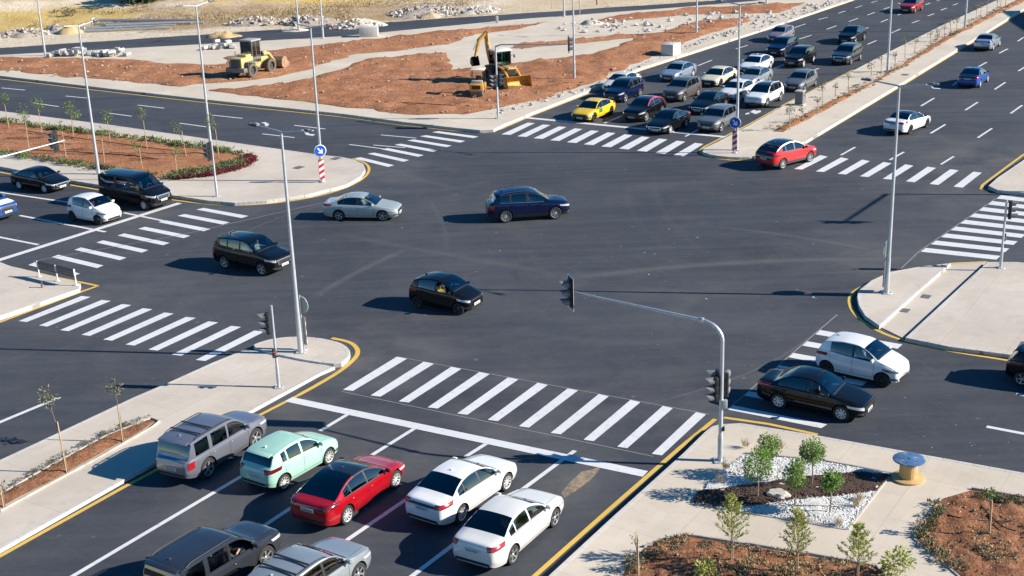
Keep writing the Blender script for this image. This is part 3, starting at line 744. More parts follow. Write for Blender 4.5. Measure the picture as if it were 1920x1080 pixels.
for a in (((1420, 933), (1424, 872), 25, 'round clipped tree with the widest crown, on the mulch left of the pale rock'),
          ((1441, 893), (1441, 836), 19, 'round clipped tree on white gravel nearest the traffic signal mast'),
          ((1522, 910), (1517, 846), 20, 'round clipped tree at the upper edge of the stone garden'),
          ((1490, 950), (1499, 888), 21, 'round clipped tree just right of the pale rock'),
          ((1556, 961), (1553, 899), 17, 'smallest round clipped tree, on the lower white gravel')): ball_tree(*a)
def conifer(px, tpx, wpx, label):
    root, b = tree_root('conifer_sapling', px, ZB+.05, label, 'tree', 'conifer saplings in the front soil bed')
    h = HT(b, *tpx)-b.z; w = wpx*(b-CAMP).length/F/2
    t = MB(); t.tube([(0, 0, -.05), (.01, 0, h*.5), (0, 0, h*.97)], [.016, .011, .004], 6)
    L = Leaves()
    nb = 34
    for i in range(nb):
        f = i/nb; z = h*(.30+.68*f); a = i*2.4+random.uniform(-.3, .3); ln = w*(1.25*(1-f)**.8+.18)*random.uniform(.7, 1.15)
        d = Vector((math.cos(a), math.sin(a), .95)).normalized()*1.1; tip = Vector((0, 0, z))+d*ln
        t.tube([(0, 0, z), tip], [.006, .003], 4, cap=False)
        for k in range(34):
            s_ = random.uniform(.15, 1.05); q = Vector((0, 0, z)).lerp(tip, s_)
            L.leaf(q+Vector((random.gauss(0, .02), random.gauss(0, .02), random.gauss(0, .02))),   .12*random.uniform(.7, 1.3), .030, d+Vector((random.gauss(0, .5), random.gauss(0, .5), random.gauss(.1, .4))))
    t.build('trunk', M_BARK, root); L.build('crown', LF_PINE, root)
    s = MB(); s.tube([(.06, .02, -.05), (.05, .02, h*.62)], .014, 6); s.build('stake', M_WOOD, root)
conifer((1370, 1053), (1361, 930), 62, 'tallest yellow green conifer sapling, behind the white gravel edge')
conifer((1492, 1076), (1481, 956), 54, 'bushy yellow green conifer sapling in the middle of the front soil bed')
conifer((1605, 1098), (1609, 984), 54, 'thin yellow green conifer sapling at the right end of the front soil bed')
def shrub(name, px, r, n, mat, label, cat, h=1.0, size=.09, group=None, z=ZB+.04):
    root, b = tree_root(name, px, z, label, cat, group)
    L = Leaves(); crown(L, (0, 0, r*h*.8), r, n, size, h, clumps=10); L.build('foliage', mat, root)
    t = MB()
    for k in range(6):
        a = k*1.05; t.tube([(0, 0, 0), (r*.6*math.cos(a), r*.6*math.sin(a), r*h*1.1)], [.008, .003], 4)
    t.build('stem', M_BARK, root)
shrub('shrub', (1682, 1086), .42, 420, LF_PINE, 'bushy light green shrub at the bottom edge beside the paving', 'shrub', 1.25, .13)
shrub('shrub', (1322, 1082), .30, 300, LF_PINE, 'low light green shrub beneath the tallest conifer sapling', 'shrub', 1.0, .11)
shrub('shrub', (1190, 1062), .34, 300, LF_DRY, 'dry grey shrub at the left corner of the front soil bed', 'shrub', 1.0, .08)
for i, (x, y, l) in enumerate([(1360, 880, 'dry tuft of grass at the foot of the signal mast'), (1398, 838, 'reddish dry grass tuft behind the white gravel'), (1462, 842, 'faint dry grass tuft between the two rear clipped trees'), (1612, 938, 'dry grass tuft at the right corner of the white gravel'), (1572, 985, 'straw coloured grass tuft at the lower corner of the white gravel'), (1500, 975, 'small dry tuft on the lower gravel near the paving'), (1350, 905, 'grey dry tuft at the left corner of the stone garden'), (1605, 950, 'dry brown tuft against the right gravel edging')]):
    root, b = tree_root('grass_tuft', (x, y), ZB+.03, l, 'grass tuft', 'dry grass tufts in the stone garden')
    L = Leaves()
    for k in range(70): L.leaf((random.gauss(0, .05), random.gauss(0, .05), 0), random.uniform(.2, .42), .012, Vector((random.gauss(0, .35), random.gauss(0, .35), 1)))
    L.build('blades', LF_SCRUB, root)
def sapling(px, tpx, label, group, cr=.34, n=170, stake=.72, mat=None, z=ZB+.04, size=.12, sparse=False):
    root, b = tree_root('sapling', px, z, label, 'sapling', group)
    top = G(*px, z); h = HT(b, *tpx)-b.z
    # sideways lean seen in the photo
    hx = (tpx[0]-proj(Vector((b.x, b.y, b.z+h)))[0])*(b-CAMP).length/F
    t = MB(); t.tube([(.05, .03, -.05), (.03+hx*.3, .02, h*.45), (hx*.8, 0, h*.72), (hx, 0, h*.96)], [.018, .015, .012, .005], 6)
    for k in range(5):
        a = k*1.9; t.tube([(hx*.85, 0, h*.70+.04*k), (hx+cr*.7*math.cos(a), cr*.7*math.sin(a), h*.82+.05*k)], [.007, .003], 4)
    t.build('trunk', M_BARK, root)
    if n:
        L = Leaves(); crown(L, (hx, 0, h-cr*.85), cr, n, size, 1.1, clumps=7); L.build('crown', mat or LF_SAP, root)
    s = MB(); s.tube([(0, 0, -.05), (hx*.25, 0, h*stake)], .026, 6); s.build('stake', M_WOOD, root)
SG = 'staked saplings on the planted island'
for px, tpx, l, cr, n in [((17, 242), (3, 178), 'staked sapling at the left edge of the photo on the planted island', .42, 200), ((55, 285), (44, 198), 'tall staked sapling second from the left on the planted island', .48, 190),
        ((79, 251), (67, 186), 'staked sapling by the upper hedge, behind the tall second one', .46, 200), ((124, 296), (112, 228), 'small crowned sapling beside the hanging traffic signal', .22, 70),
        ((138, 260), (132, 193), 'staked sapling with the fullest crown, between signal and lamp post', .62, 330), ((196, 305), (190, 240), 'thin sapling just right of the lamp post', .3, 60),
        ((207, 270), (198, 206), 'leafy staked sapling behind the thin one by the lamp post', .46, 210), ((267, 317), (255, 262), 'short staked sapling above the black van', .4, 150),
        ((276, 281), (264, 205), 'narrow tall sapling against the cross road near the upper hedge', .36, 170), ((349, 293), (330, 228), 'leaning sapling with a pale crown near the signal pole', .36, 110),
        ((411, 299), (397, 218), 'sapling overlapping the lamp post at the tip of the island', .44, 180), ((332, 327), (326, 277), 'short sparse sapling at the flowering tip of the island', .34, 90)]:
    sapling(px, tpx, l, SG, cr, n)
FG_ = 'saplings in the near median bed'
sapling((125, 886), (90, 732), 'bent sapling on a long stake in the near median bed', FG_, .28, 130, .62, LF_DRY, .14)
sapling((230, 828), (214, 716), 'straight sapling at the tip of the near median bed', FG_, .25, 130, .62, LF_DRY, .14)
sapling((6, 950), (2, 902), 'bare stake sapling cut by the left photo edge', FG_, .1, 10, .95, LF_DRY, .14)
sapling((1855, 1003), (1858, 915), 'slim staked sapling in the right soil bed', 'saplings in the right soil bed', .14, 90, .75, LF_SAP, ZB+.05, .09)
sapling((1197, 1088), (1192, 1002), 'bare staked sapling at the left tip of the front soil bed', 'saplings in the front soil bed', .16, 22, .95, LF_DRY, ZB+.05, .08)
MS = [(600, 725, 605, 590), (675, 680, 670, 600), (760, 635, 757, 540), (785, 580, 782, 455), (858, 540, 860, 460), (932, 500, 932, 415), (1060, 425, 1062, 340), (1115, 430, 1117, 310), (1195, 400, 1190, 290), (1250, 325, 1248, 205), (1305, 300, 1310, 215), (1392, 240, 1393, 180), (1432, 228, 1436, 165), (1472, 205, 1474, 140), (1505, 190, 1502, 95), (1540, 172, 1543, 100)]
MS = [(1280+a/3, b/3, 1280+c/3, d/3) for a, b, c, d in MS]
MS += [(1838, 38, 1840, 4), (1850, 28, 1852, -8), (1869, 24, 1870, -8), (1876, 18, 1878, -12), (1885, 12, 1887, -15), (1830, 40, 1831, 8)]
wh = ['at the near tip of the far median bed', 'next to the grey bin on the far median', 'third from the near tip of the far median', 'tall, just short of the near lamp post on the far median', 'thin, midway to the lamp post on the far median', 'slim, a step before the lamp post on the far median', 'short, in front of the lamp post on the far median', 'left foot of the lamp post on the far median', 'right behind the lamp post on the far median', 'tall, second behind the lamp post on the far median',
      'third behind the lamp post on the far median', 'midway between the two median lamp posts', 'just past midway between the median lamp posts', 'approaching the second median lamp post', 'tall, near the second median lamp post', 'nearest before the second median lamp post', 'just beyond the second median lamp post', 'with a leafy top beyond the second median lamp post', 'in the far row near the dark building shadow', 'farther up the row by the building shadow', 'last but one up the far median', 'close behind the second median lamp post']
for i, (a, b, c, d) in enumerate(MS):
    sapling((a, b), (c, d), 'dry staked sapling '+wh[i], 'staked saplings on the far median', .22 if i % 3 else .34, 46 if i % 3 else 80, .85, LF_DRY, ZB+.08, .13)
def cover_row(px, z, w, n, hgt, mats, name, size=.13):
    pts = [G(x, y, z) for x, y in px]; seg = [(pts[i+1]-pts[i]).length for i in range(len(pts)-1)]; tot = sum(seg)
    Ls = [Leaves() for _ in mats]
    for c in range(n):
        t = random.random()*tot; i = 0
        while t > seg[i] and i < len(seg)-1: t -= seg[i]; i += 1
        p = pts[i].lerp(pts[i+1], t/seg[i])+Vector((random.uniform(-1, 1), random.uniform(-1, 1), 0))*w
        L = random.choice(Ls); r = random.uniform(.5, 1.2)*hgt; tone = random.random()
        for k in range(24):
            d = Vector((random.gauss(0, .6), random.gauss(0, .6), random.uniform(.2, 1)))
            L.leaf(p+Vector((random.gauss(0, r*.5), random.gauss(0, r*.5), random.uniform(0, r*.5))), size*random.uniform(.7, 1.5), size*.45, d, max(0, min(1, tone+random.uniform(-.25, .25))))
    for L, mt in zip(Ls, mats):
        if L.f: tag(L.build(name, mt), kind='stuff')
cover_row([(0, 226), (100, 241), (243, 259), (367, 276), (427, 285), (455, 291)], ZB+.03, .35, 150, .42, [LF_COV, LF_COV, LF_SAP], 'ground_cover', .17)
cover_row([(-10, 285), (100, 302), (200, 317), (290, 331)], ZB+.03, .35, 90, .36, [LF_COV, LF_DRY, LF_SAP], 'ground_cover', .16)
cover_row([(325, 331), (370, 324), (420, 315), (450, 303)], ZB+.03, .8, 200, .34, [LF_COV, LF_DRY, LF_SAP], 'ground_cover', .16)
cover_row([(330, 334), (400, 327), (440, 318), (466, 307), (470, 298), (462, 293)], ZB+.03, .3, 230, .26, [LF_RED], 'red_ground_cover', .14)
cover_row([(1450, 245), (1500, 222), (1647, 147), (1780, 66), (1900, 4)], ZB+.08, .55, 130, .26, [LF_SCRUB, LF_DRY], 'dry_undergrowth', .12)
cover_row([(10, 925), (100, 870), (200, 815), (275, 787)], .15, .3, 90, .12, [LF_DRY, LF_DRY], 'dry_undergrowth', .06)
cover_row([(1165, 1075), (1270, 1012), (1640, 1068)], ZB+.05, .25, 110, .12, [LF_SCRUB, LF_DRY], 'dry_undergrowth', .08)
cover_row([(1300, 1060), (1400, 1066), (1600, 1090)], ZB+.05, .6, 110, .14, [LF_SCRUB, LF_SCRUB], 'dry_undergrowth', .09)
cover_row([(1760, 945), (1725, 1005), (1800, 1070)], ZB+.05, .25, 80, .16, [LF_SCRUB, LF_DRY, LF_COV], 'dry_undergrowth', .08)
cover_row([(1840, 930), (1920, 942)], ZB+.05, .25, 40, .14, [LF_DRY, LF_COV], 'dry_undergrowth', .08)
cover_row([(1800, 1000), (1880, 1040), (1920, 1060)], ZB+.05, .6, 50, .14, [LF_SCRUB, LF_DRY], 'dry_undergrowth', .08)
def scrub(px0, px1, py0, py1, n, mat, name, hgt, size):
    L = Leaves()
    for _ in range(n):
        p = GT(random.uniform(px0, px1), random.uniform(py0, py1)); r = hgt*random.uniform(.5, 1.3); tone = random.random()
        for k in range(16):
            L.leaf(p+Vector((random.gauss(0, r), random.gauss(0, r), random.uniform(0, r*.8))), size*random.uniform(.6, 1.4), size*.3, Vector((random.gauss(0, .6), random.gauss(0, .6), random.uniform(.3, 1))), max(0, min(1, tone+random.uniform(-.2, .2))))
    tag(L.build(name, mat), kind='stuff')
scrub(240, 660, 10, 42, 420, LF_SCRUB, 'dry_scrub', .5, .30)
scrub(640, 880, 0, 14, 110, LF_SCRUB, 'dry_scrub', .45, .28)
scrub(60, 240, 40, 58, 40, LF_SCRUB, 'dry_scrub', .35, .28)
scrub(90, 240, 18, 30, 26, LF_DRY, 'dry_scrub', .4, .28)
def wild_bush(px, py, r, label, mat=LF_DKTREE, n=500):
    p = GT(px, py); root = tag(empty('wild_bush', p), label, 'bush')
    L = Leaves(); crown(L, (0, 0, r*.7), r, n, r*.28, .8, clumps=12); L.build('foliage', mat, root)
wild_bush(268, 8, 2.6, 'dark green bush on the hillside at the top of the photo', n=900)
wild_bush(300, 9, 2.4, 'second dark green bush overlapping the hillside bush on its right', n=800)
wild_bush(330, 6, 1.8, 'smaller dark green bush at the right of the hilltop pair', n=600)
wild_bush(518, 12, .9, 'lone green bush above the reddish rubble heap', LF_SAP, 300)
wild_bush(128, 30, .8, 'olive green bush in the yellow grass field', LF_DRY, 300)
wild_bush(247, 6, 1.6, 'dry brown bush beside the dark green hillside bush', LF_SCRUB, 400)
# ================================================================== vehicles
def paint(name, col, metal=0.0, rough=.28, dirt=.25):
    key = ('paint', name, col)
    if key in MATS: return MATS[key]
    k = NT(name); p = k.coord('Object')
    n = k.noise(p, 2.2, 5, .65)
    sz = k.n('SeparateXYZ', {0: p}).outputs[2]
    low = k.math('MULTIPLY', k.ramp(sz, .15, .75, 1, 0), k.ramp(n, .3, .7))          # road dust thrown up on the sills
    d = k.math('ADD', k.math('MULTIPLY', low, dirt), k.math('MULTIPLY', k.ramp(n, .45, .75), dirt*.35))
    c = k.mix(d, col, (.26, .22, .17))
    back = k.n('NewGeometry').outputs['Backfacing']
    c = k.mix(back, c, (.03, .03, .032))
    k.P(Base_Color=c, Metallic=metal, Roughness=k.math('ADD', k.math('MULTIPLY', d, .5), rough))
    dark = sum(col) < .12
    k.b.inputs['Coat Weight'].default_value = .45 if dark else .8; k.b.inputs['Specular IOR Level'].default_value = .2 if dark else .5; k.b.inputs['Coat Roughness'].default_value = .06
    MATS[key] = k.m
    return k.m
def glass_mat(name, tint, refl=.10):
    k = NT(name)
    tr = k.n('BsdfTransparent', {'Color': (*tint, 1)})
    gl = k.n('BsdfGlossy', {'Color': (1, 1, 1, 1), 'Roughness': .03})
    fr = k.n('Fresnel', {'IOR': 1.5}).outputs[0]
    f = k.math('MINIMUM', k.math('ADD', k.math('MULTIPLY', fr, 1.3), refl), 1)
    mx = k.n('MixShader'); k.set(mx.inputs[0], f); k.set(mx.inputs[1], tr.outputs[0]); k.set(mx.inputs[2], gl.outputs[0])
    k.set(k.out.inputs[0], mx.outputs[0])
    return k.m
GL_CLEAR = glass_mat('window_glass', (.42, .50, .49), .08)
GL_DARK = glass_mat('tinted_glass', (.09, .097, .105), .065)
GL_BROWN = glass_mat('brown_tinted_glass', (.10, .055, .06), .05)
M_TRIM = plain('black_trim', (.018, .018, .019), .45, 0, .1)
M_TRIMG = plain('grey_cladding', (.06, .06, .062), .7, 0, .15)
M_ROOFB = plain('gloss_black_roof', (.012, .013, .016), .12, 0, .1, coat=1.0)
M_CHROME = plain('chrome', (.62, .63, .65), .18, .95, .05)
M_ALLOY = plain('alloy_rim', (.46, .47, .48), .35, .7, .1, 9)
M_ALLOYD = plain('dark_alloy_rim', (.05, .05, .055), .4, .6, .1, 9)
M_ALLOYW = plain('pale_alloy_rim', (.68, .68, .67), .4, .25, .1, 9)
M_HEAD = plain('headlamp_lens', (.55, .57, .60), .12, .3, .2, 30, coat=1.0)
M_HEADD = plain('smoked_headlamp_lens', (.12, .125, .14), .1, .3, .2, 30, coat=1.0)
M_TAIL = plain('tail_lamp_lens', (.30, .010, .013), .18, 0, .3, 25, coat=1.0)
M_TAILD = plain('dark_tail_lamp_lens', (.13, .006, .01), .15, 0, .3, 25, coat=1.0)
M_PLATE = plain('number_plate', (.62, .62, .60), .5, 0, .25, 30)
M_PLATET = plain('plate_lettering', (.05, .05, .06), .5)
M_SEAT = plain('grey_seat_fabric', (.07, .068, .065), .9, 0, .2, 12)
M_SEATL = plain('pale_seat_fabric', (.30, .28, .25), .9, 0, .2, 12)
M_SEATR = plain('red_seat_fabric', (.36, .05, .05), .9, 0, .2, 12)

def pchip(pts):
    xs = [p[0] for p in pts]; ys = [p[1] for p in pts]; n = len(xs)
    h = [xs[i+1]-xs[i] for i in range(n-1)]; d = [(ys[i+1]-ys[i])/h[i] for i in range(n-1)]
    m = [d[0]]+[0 if d[i-1]*d[i] <= 0 else 3*(h[i-1]+h[i])/((2*h[i]+h[i-1])/d[i-1]+(h[i]+2*h[i-1])/d[i]) for i in range(1, n-1)]+[d[-1]]
    def f(x):
        x = min(max(x, xs[0]), xs[-1])
        i = 0
        while i < n-2 and x > xs[i+1]: i += 1
        t = (x-xs[i])/h[i]
        return ((2*t**3-3*t*t+1)*ys[i]+(t**3-2*t*t+t)*h[i]*m[i]+(-2*t**3+3*t*t)*ys[i+1]+(t**3-t*t)*h[i]*m[i+1])
    return f
# profiles: xf metres from the front bumper; top centre line, belt line; ws windscreen, rg rear glass, sw side windows
TY = {
 'sedan': dict(L=4.66, W=1.80, wb=2.70, fo=.90, r=.325, rs=.70,
   top=[(0, .56), (.03, .66), (.10, .71), (.5, .83), (1.0, .92), (1.25, .97), (1.6, 1.17), (2.0, 1.36), (2.35, 1.44), (2.75, 1.455), (3.15, 1.42), (3.55, 1.29), (3.95, 1.10), (4.2, 1.055), (4.52, 1.04), (4.60, .99), (4.66, .80)],
   belt=[(0, .50), (.05, .60), (.3, .71), (.8, .83), (1.3, .905), (2.6, .95), (3.6, .985), (4.2, .985), (4.55, .93), (4.66, .74)],
   ws=(1.28, 2.02), rg=(3.20, 3.93), sw=[(1.52, 2.40), (2.48, 3.28), (3.33, 3.66)], doors=[(1.42, 2.44), (2.44, 3.52)], roof=(2.05, 3.15)),
 'fastback': dict(L=4.69, W=1.85, wb=2.875, fo=.84, r=.335, rs=.68,
   top=[(0, .52), (.04, .62), (.14, .69), (.5, .80), (.95, .885), (1.15, .93), (1.6, 1.17), (2.0, 1.345), (2.4, 1.43), (2.8, 1.44), (3.2, 1.405), (3.6, 1.30), (4.0, 1.14), (4.28, 1.05), (4.55, 1.01), (4.64, .95), (4.69, .78)],
   belt=[(0, .46), (.05, .56), (.3, .69), (.8, .80), (1.3, .875), (2.6, .92), (3.6, .965), (4.2, .985), (4.6, .92), (4.69, .72)],
   ws=(1.18, 2.02), rg=(2.95, 4.22), sw=[(1.45, 2.38), (2.46, 3.32), (3.36, 3.72)], doors=[(1.36, 2.42), (2.42, 3.50)], roof=(2.05, 2.92)),
 'hatch': dict(L=3.95, W=1.72, wb=2.50, fo=.76, r=.31, rs=.72,
   top=[(0, .58), (.03, .69), (.12, .76), (.45, .88), (.80, .97), (1.02, 1.03), (1.35, 1.24), (1.68, 1.42), (2.0, 1.50), (2.5, 1.52), (3.0, 1.485), (3.42, 1.42), (3.55, 1.36), (3.78, 1.05), (3.86, .97), (3.92, .90), (3.95, .72)],
   belt=[(0, .52), (.05, .62), (.3, .76), (.7, .87), (1.1, .935), (2.2, .98), (3.2, 1.03), (3.7, 1.02), (3.88, .88), (3.95, .66)],
   ws=(1.05, 1.70), rg=(3.50, 3.77), sw=[(1.28, 2.10), (2.20, 2.88), (2.96, 3.20)], doors=[(1.18, 2.15), (2.15, 3.05)], roof=(1.74, 3.42)),
 'mini': dict(L=3.72, W=1.66, wb=2.50, fo=.62, r=.30, rs=.73,
   top=[(0, .60), (.03, .72), (.12, .82), (.4, .94), (.66, 1.03), (.85, 1.09), (1.15, 1.28), (1.5, 1.46), (1.85, 1.55), (2.4, 1.57), (2.9, 1.53), (3.25, 1.46), (3.36, 1.40), (3.56, 1.08), (3.64, .98), (3.69, .9), (3.72, .72)],
   belt=[(0, .54), (.05, .66), (.3, .82), (.6, .92), (.95, .97), (2.0, 1.0), (3.0, 1.07), (3.45, 1.05), (3.66, .88), (3.72, .66)],
   ws=(.88, 1.55), rg=(3.31, 3.56), sw=[(1.10, 1.92), (2.02, 3.0)], doors=[(1.0, 1.97), (1.97, 2.90)], roof=(1.6, 3.2)),
 'suv': dict(L=4.50, W=1.85, wb=2.66, fo=.88, r=.36, rs=.78,
   top=[(0, .66), (.03, .84), (.10, .93), (.5, 1.02), (.95, 1.08), (1.18, 1.13), (1.5, 1.35), (1.82, 1.56), (2.15, 1.65), (2.6, 1.68), (3.3, 1.66), (3.88, 1.61), (4.06, 1.55), (4.29, 1.20), (4.37, 1.09), (4.46, 1.0), (4.50, .8)],
   belt=[(0, .60), (.05, .76), (.3, .90), (.8, 1.0), (1.25, 1.05), (2.5, 1.08), (3.6, 1.13), (4.15, 1.14), (4.42, .98), (4.50, .74)],
   ws=(1.21, 1.86), rg=(4.0, 4.28), sw=[(1.45, 2.32), (2.42, 3.20), (3.30, 3.78)], doors=[(1.34, 2.37), (2.37, 3.34)], roof=(1.9, 3.85)),
 'bigsuv': dict(L=4.70, W=1.86, wb=2.75, fo=.92, r=.39, rs=.84,
   top=[(0, .72), (.03, .92), (.10, 1.02), (.5, 1.10), (1.0, 1.15), (1.22, 1.20), (1.5, 1.42), (1.78, 1.65), (2.1, 1.77), (2.6, 1.80), (3.4, 1.80), (4.15, 1.77), (4.36, 1.70), (4.48, 1.28), (4.54, 1.12), (4.66, 1.05), (4.70, .8)],
   belt=[(0, .66), (.05, .84), (.3, .98), (.8, 1.05), (1.25, 1.08), (2.5, 1.08), (3.8, 1.10), (4.4, 1.10), (4.62, .98), (4.70, .74)],
   ws=(1.24, 1.84), rg=(4.32, 4.49), sw=[(1.46, 2.36), (2.46, 3.28), (3.46, 4.18)], doors=[(1.36, 2.41), (2.41, 3.40)], roof=(1.88, 4.15)),
 'longsuv': dict(L=4.88, W=1.85, wb=2.965, fo=.90, r=.375, rs=.72,
   top=[(0, .66), (.04, .82), (.12, .92), (.5, 1.01), (.95, 1.07), (1.15, 1.12), (1.55, 1.35), (1.95, 1.56), (2.3, 1.65), (2.8, 1.68), (3.6, 1.64), (4.15, 1.56), (4.32, 1.49), (4.62, 1.16), (4.72, 1.06), (4.84, .98), (4.88, .8)],
   belt=[(0, .60), (.05, .74), (.3, .88), (.8, .98), (1.25, 1.03), (2.6, 1.07), (4.0, 1.11), (4.5, 1.12), (4.78, .98), (4.88, .74)],
   ws=(1.18, 1.98), rg=(4.27, 4.60), sw=[(1.48, 2.50), (2.60, 3.48), (3.58, 4.14)], doors=[(1.38, 2.55), (2.55, 3.62)], roof=(2.02, 4.16)),
 'crossover': dict(L=4.58, W=1.85, wb=2.76, fo=.87, r=.365, rs=.70,
   top=[(0, .62), (.03, .78), (.10, .87), (.5, .97), (.95, 1.03), (1.15, 1.08), (1.5, 1.29), (1.85, 1.48), (2.2, 1.58), (2.7, 1.61), (3.2, 1.57), (3.7, 1.46), (4.0, 1.33), (4.3, 1.13), (4.42, 1.06), (4.53, .98), (4.58, .78)],
   belt=[(0, .56), (.05, .70), (.3, .84), (.8, .94), (1.25, 1.0), (2.5, 1.03), (3.6, 1.08), (4.15, 1.10), (4.48, .96), (4.58, .72)],
   ws=(1.18, 1.90), rg=(3.72, 4.29), sw=[(1.45, 2.36), (2.46, 3.26), (3.32, 3.66)], doors=[(1.34, 2.41), (2.41, 3.42)], roof=(1.95, 3.65)),
 'van': dict(L=5.10, W=1.92, wb=3.20, fo=.90, r=.34, rs=.84,
   top=[(0, .68), (.03, .86), (.12, .98), (.45, 1.12), (.72, 1.20), (.85, 1.25), (1.2, 1.52), (1.6, 1.80), (1.9, 1.92), (2.4, 1.96), (3.6, 1.97), (4.75, 1.95), (4.92, 1.90), (5.03, 1.6), (5.06, 1.2), (5.08, 1.0), (5.10, .8)],
   belt=[(0, .62), (.05, .78), (.3, .98), (.6, 1.07), (.9, 1.12), (2.4, 1.16), (3.8, 1.17), (4.9, 1.17), (5.06, 1.0), (5.10, .74)],
   ws=(.88, 1.72), rg=(4.93, 5.05), sw=[(1.15, 2.05), (2.25, 3.25), (3.45, 4.70)], doors=[(1.05, 2.15), (2.15, 3.35)], roof=(1.9, 4.8)),
 'pickup': dict(L=4.80, W=1.85, wb=2.85, fo=.92, r=.39, rs=.76,
   top=[(0, .74), (.03, .92), (.10, 1.02), (.5, 1.10), (1.0, 1.15), (1.22, 1.20), (1.55, 1.45), (1.85, 1.66), (2.15, 1.76), (2.6, 1.78), (3.1, 1.76), (3.28, 1.70), (3.42, 1.30), (3.5, 1.15), (4.6, 1.13), (4.76, 1.1), (4.80, .9)],
   belt=[(0, .66), (.05, .84), (.3, 1.0), (.8, 1.08), (1.25, 1.11), (2.5, 1.12), (3.8, 1.12), (4.4, 1.11), (4.72, 1.06), (4.80, .84)],
   ws=(1.24, 1.90), rg=(3.27, 3.42), sw=[(1.48, 2.30), (2.40, 3.16)], doors=[(1.36, 2.35), (2.35, 3.26)], roof=(1.9, 3.2)),
}
for T_ in TY.values():                                          # sizes measured against the lanes of this junction
    g_ = .945
    for k_ in ('L', 'W', 'wb', 'fo', 'r'): T_[k_] *= g_
    for k_ in ('top', 'belt'): T_[k_] = [(a*g_, b*g_) for a, b in T_[k_]]
    for k_ in ('ws', 'rg', 'roof'): T_[k_] = tuple(a*g_ for a in T_[k_])
    for k_ in ('sw', 'doors'): T_[k_] = [tuple(a*g_ for a in d_) for d_ in T_[k_]]
WHEEL_CACHE = {}
def wheel_meshes(r, style):
    key = (round(r, 3), style)
    if key in WHEEL_CACHE: return WHEEL_CACHE[key]
    w = .21; rr = r*(.70 if style != 'steel' else .64)
    t = MB(); hw = w/2
    t.lathe([(rr*.98, -hw*.9), (rr*1.04, -hw), (r*.90, -hw), (r*.975, -hw*.86), (r, -hw*.6), (r, hw*.6), (r*.975, hw*.86), (r*.90, hw), (rr*1.04, hw), (rr*.98, hw*.9)], 28, axis='Y')
    tyre = t.mesh('tyre', M_RUBBER, 40)
    h = MB(); h.lathe([(.001, -hw*.7), (rr*.98, -hw*.7), (rr*.98, hw*.35), (.001, hw*.35)], 24, axis='Y')
    hub = h.mesh('wheel', M_BLACK, 40)
    m = MB()
    m.lathe([(rr*.90, hw*.62), (rr*.93, hw*.92), (rr*1.0, hw*.97), (rr*1.0, hw*.6)], 28, axis='Y')
    n, wid, tw = {'five': (5, .30, 0), 'ten': (10, .13, 0), 'turbine': (10, .17, .35), 'six': (6, .26, 0), 'steel': (8, .26, 0), 'dark': (5, .30, 0)}[style]
    for i in range(n):
        a = 2*PI*i/n
        def P(rad, off, y):
            b = a+tw*rad/rr*.8
            return Vector((rad*math.cos(b)-off*math.sin(b), y, rad*math.sin(b)+off*math.cos(b)))
        k = rr*wid*.5
        r0, r1 = rr*.12, rr*.95
        vs = [P(r0, -k*.8, hw*.72), P(r0, k*.8, hw*.72), P(r1, k, hw*.88), P(r1, -k, hw*.88), P(r0, -k*.8, hw*.40), P(r0, k*.8, hw*.40), P(r1, k, hw*.6), P(r1, -k, hw*.6)]
        m.add(vs, [(0, 1, 2, 3), (4, 7, 6, 5), (0, 4, 5, 1), (1, 5, 6, 2), (2, 6, 7, 3), (3, 7, 4, 0)])
    m.lathe([(.001, hw*.80), (rr*.16, hw*.80), (rr*.22, hw*.70), (rr*.22, hw*.4)], 16, axis='Y')
    rim = m.mesh('rim', {'dark': M_ALLOYD, 'turbine': M_ALLOY, 'ten': M_ALLOYW, 'steel': M_ALLOYW}.get(style, M_ALLOY), 30, True)
    WHEEL_CACHE[key] = (hub, tyre, rim)
    return WHEEL_CACHE[key]
SEAT_CACHE = {}
def seat_mesh(kind, mat):
    key = (kind, mat.name)
    if key in SEAT_CACHE: return SEAT_CACHE[key]
    m = MB(); w = .50 if kind == 'seat' else 1.25
    m.rbox((0, 0, .12), (.50, w, .18), .05)
    rot = Matrix.Rotation(R(-14), 3, 'Y')
    m.rbox((-.30, 0, .44), (.14, w*.96, .58), .05, rot=rot)
    for y in ([0] if kind == 'seat' else [-.36, .36]): m.rbox((-.38, y, .80), (.10, .24, .17), .04, rot=rot)
    SEAT_CACHE[key] = m.mesh(kind, mat)
    return SEAT_CACHE[key]
_cut = None
# group ids = material slots while cutting
GID = dict(body=0, trim=1, clad=2, roof=3, bonnet=4, wind=5, rear=6, sideA=7, sideB=8, sideC=9, doorA=10, doorB=11, lower=12, pillar=13)

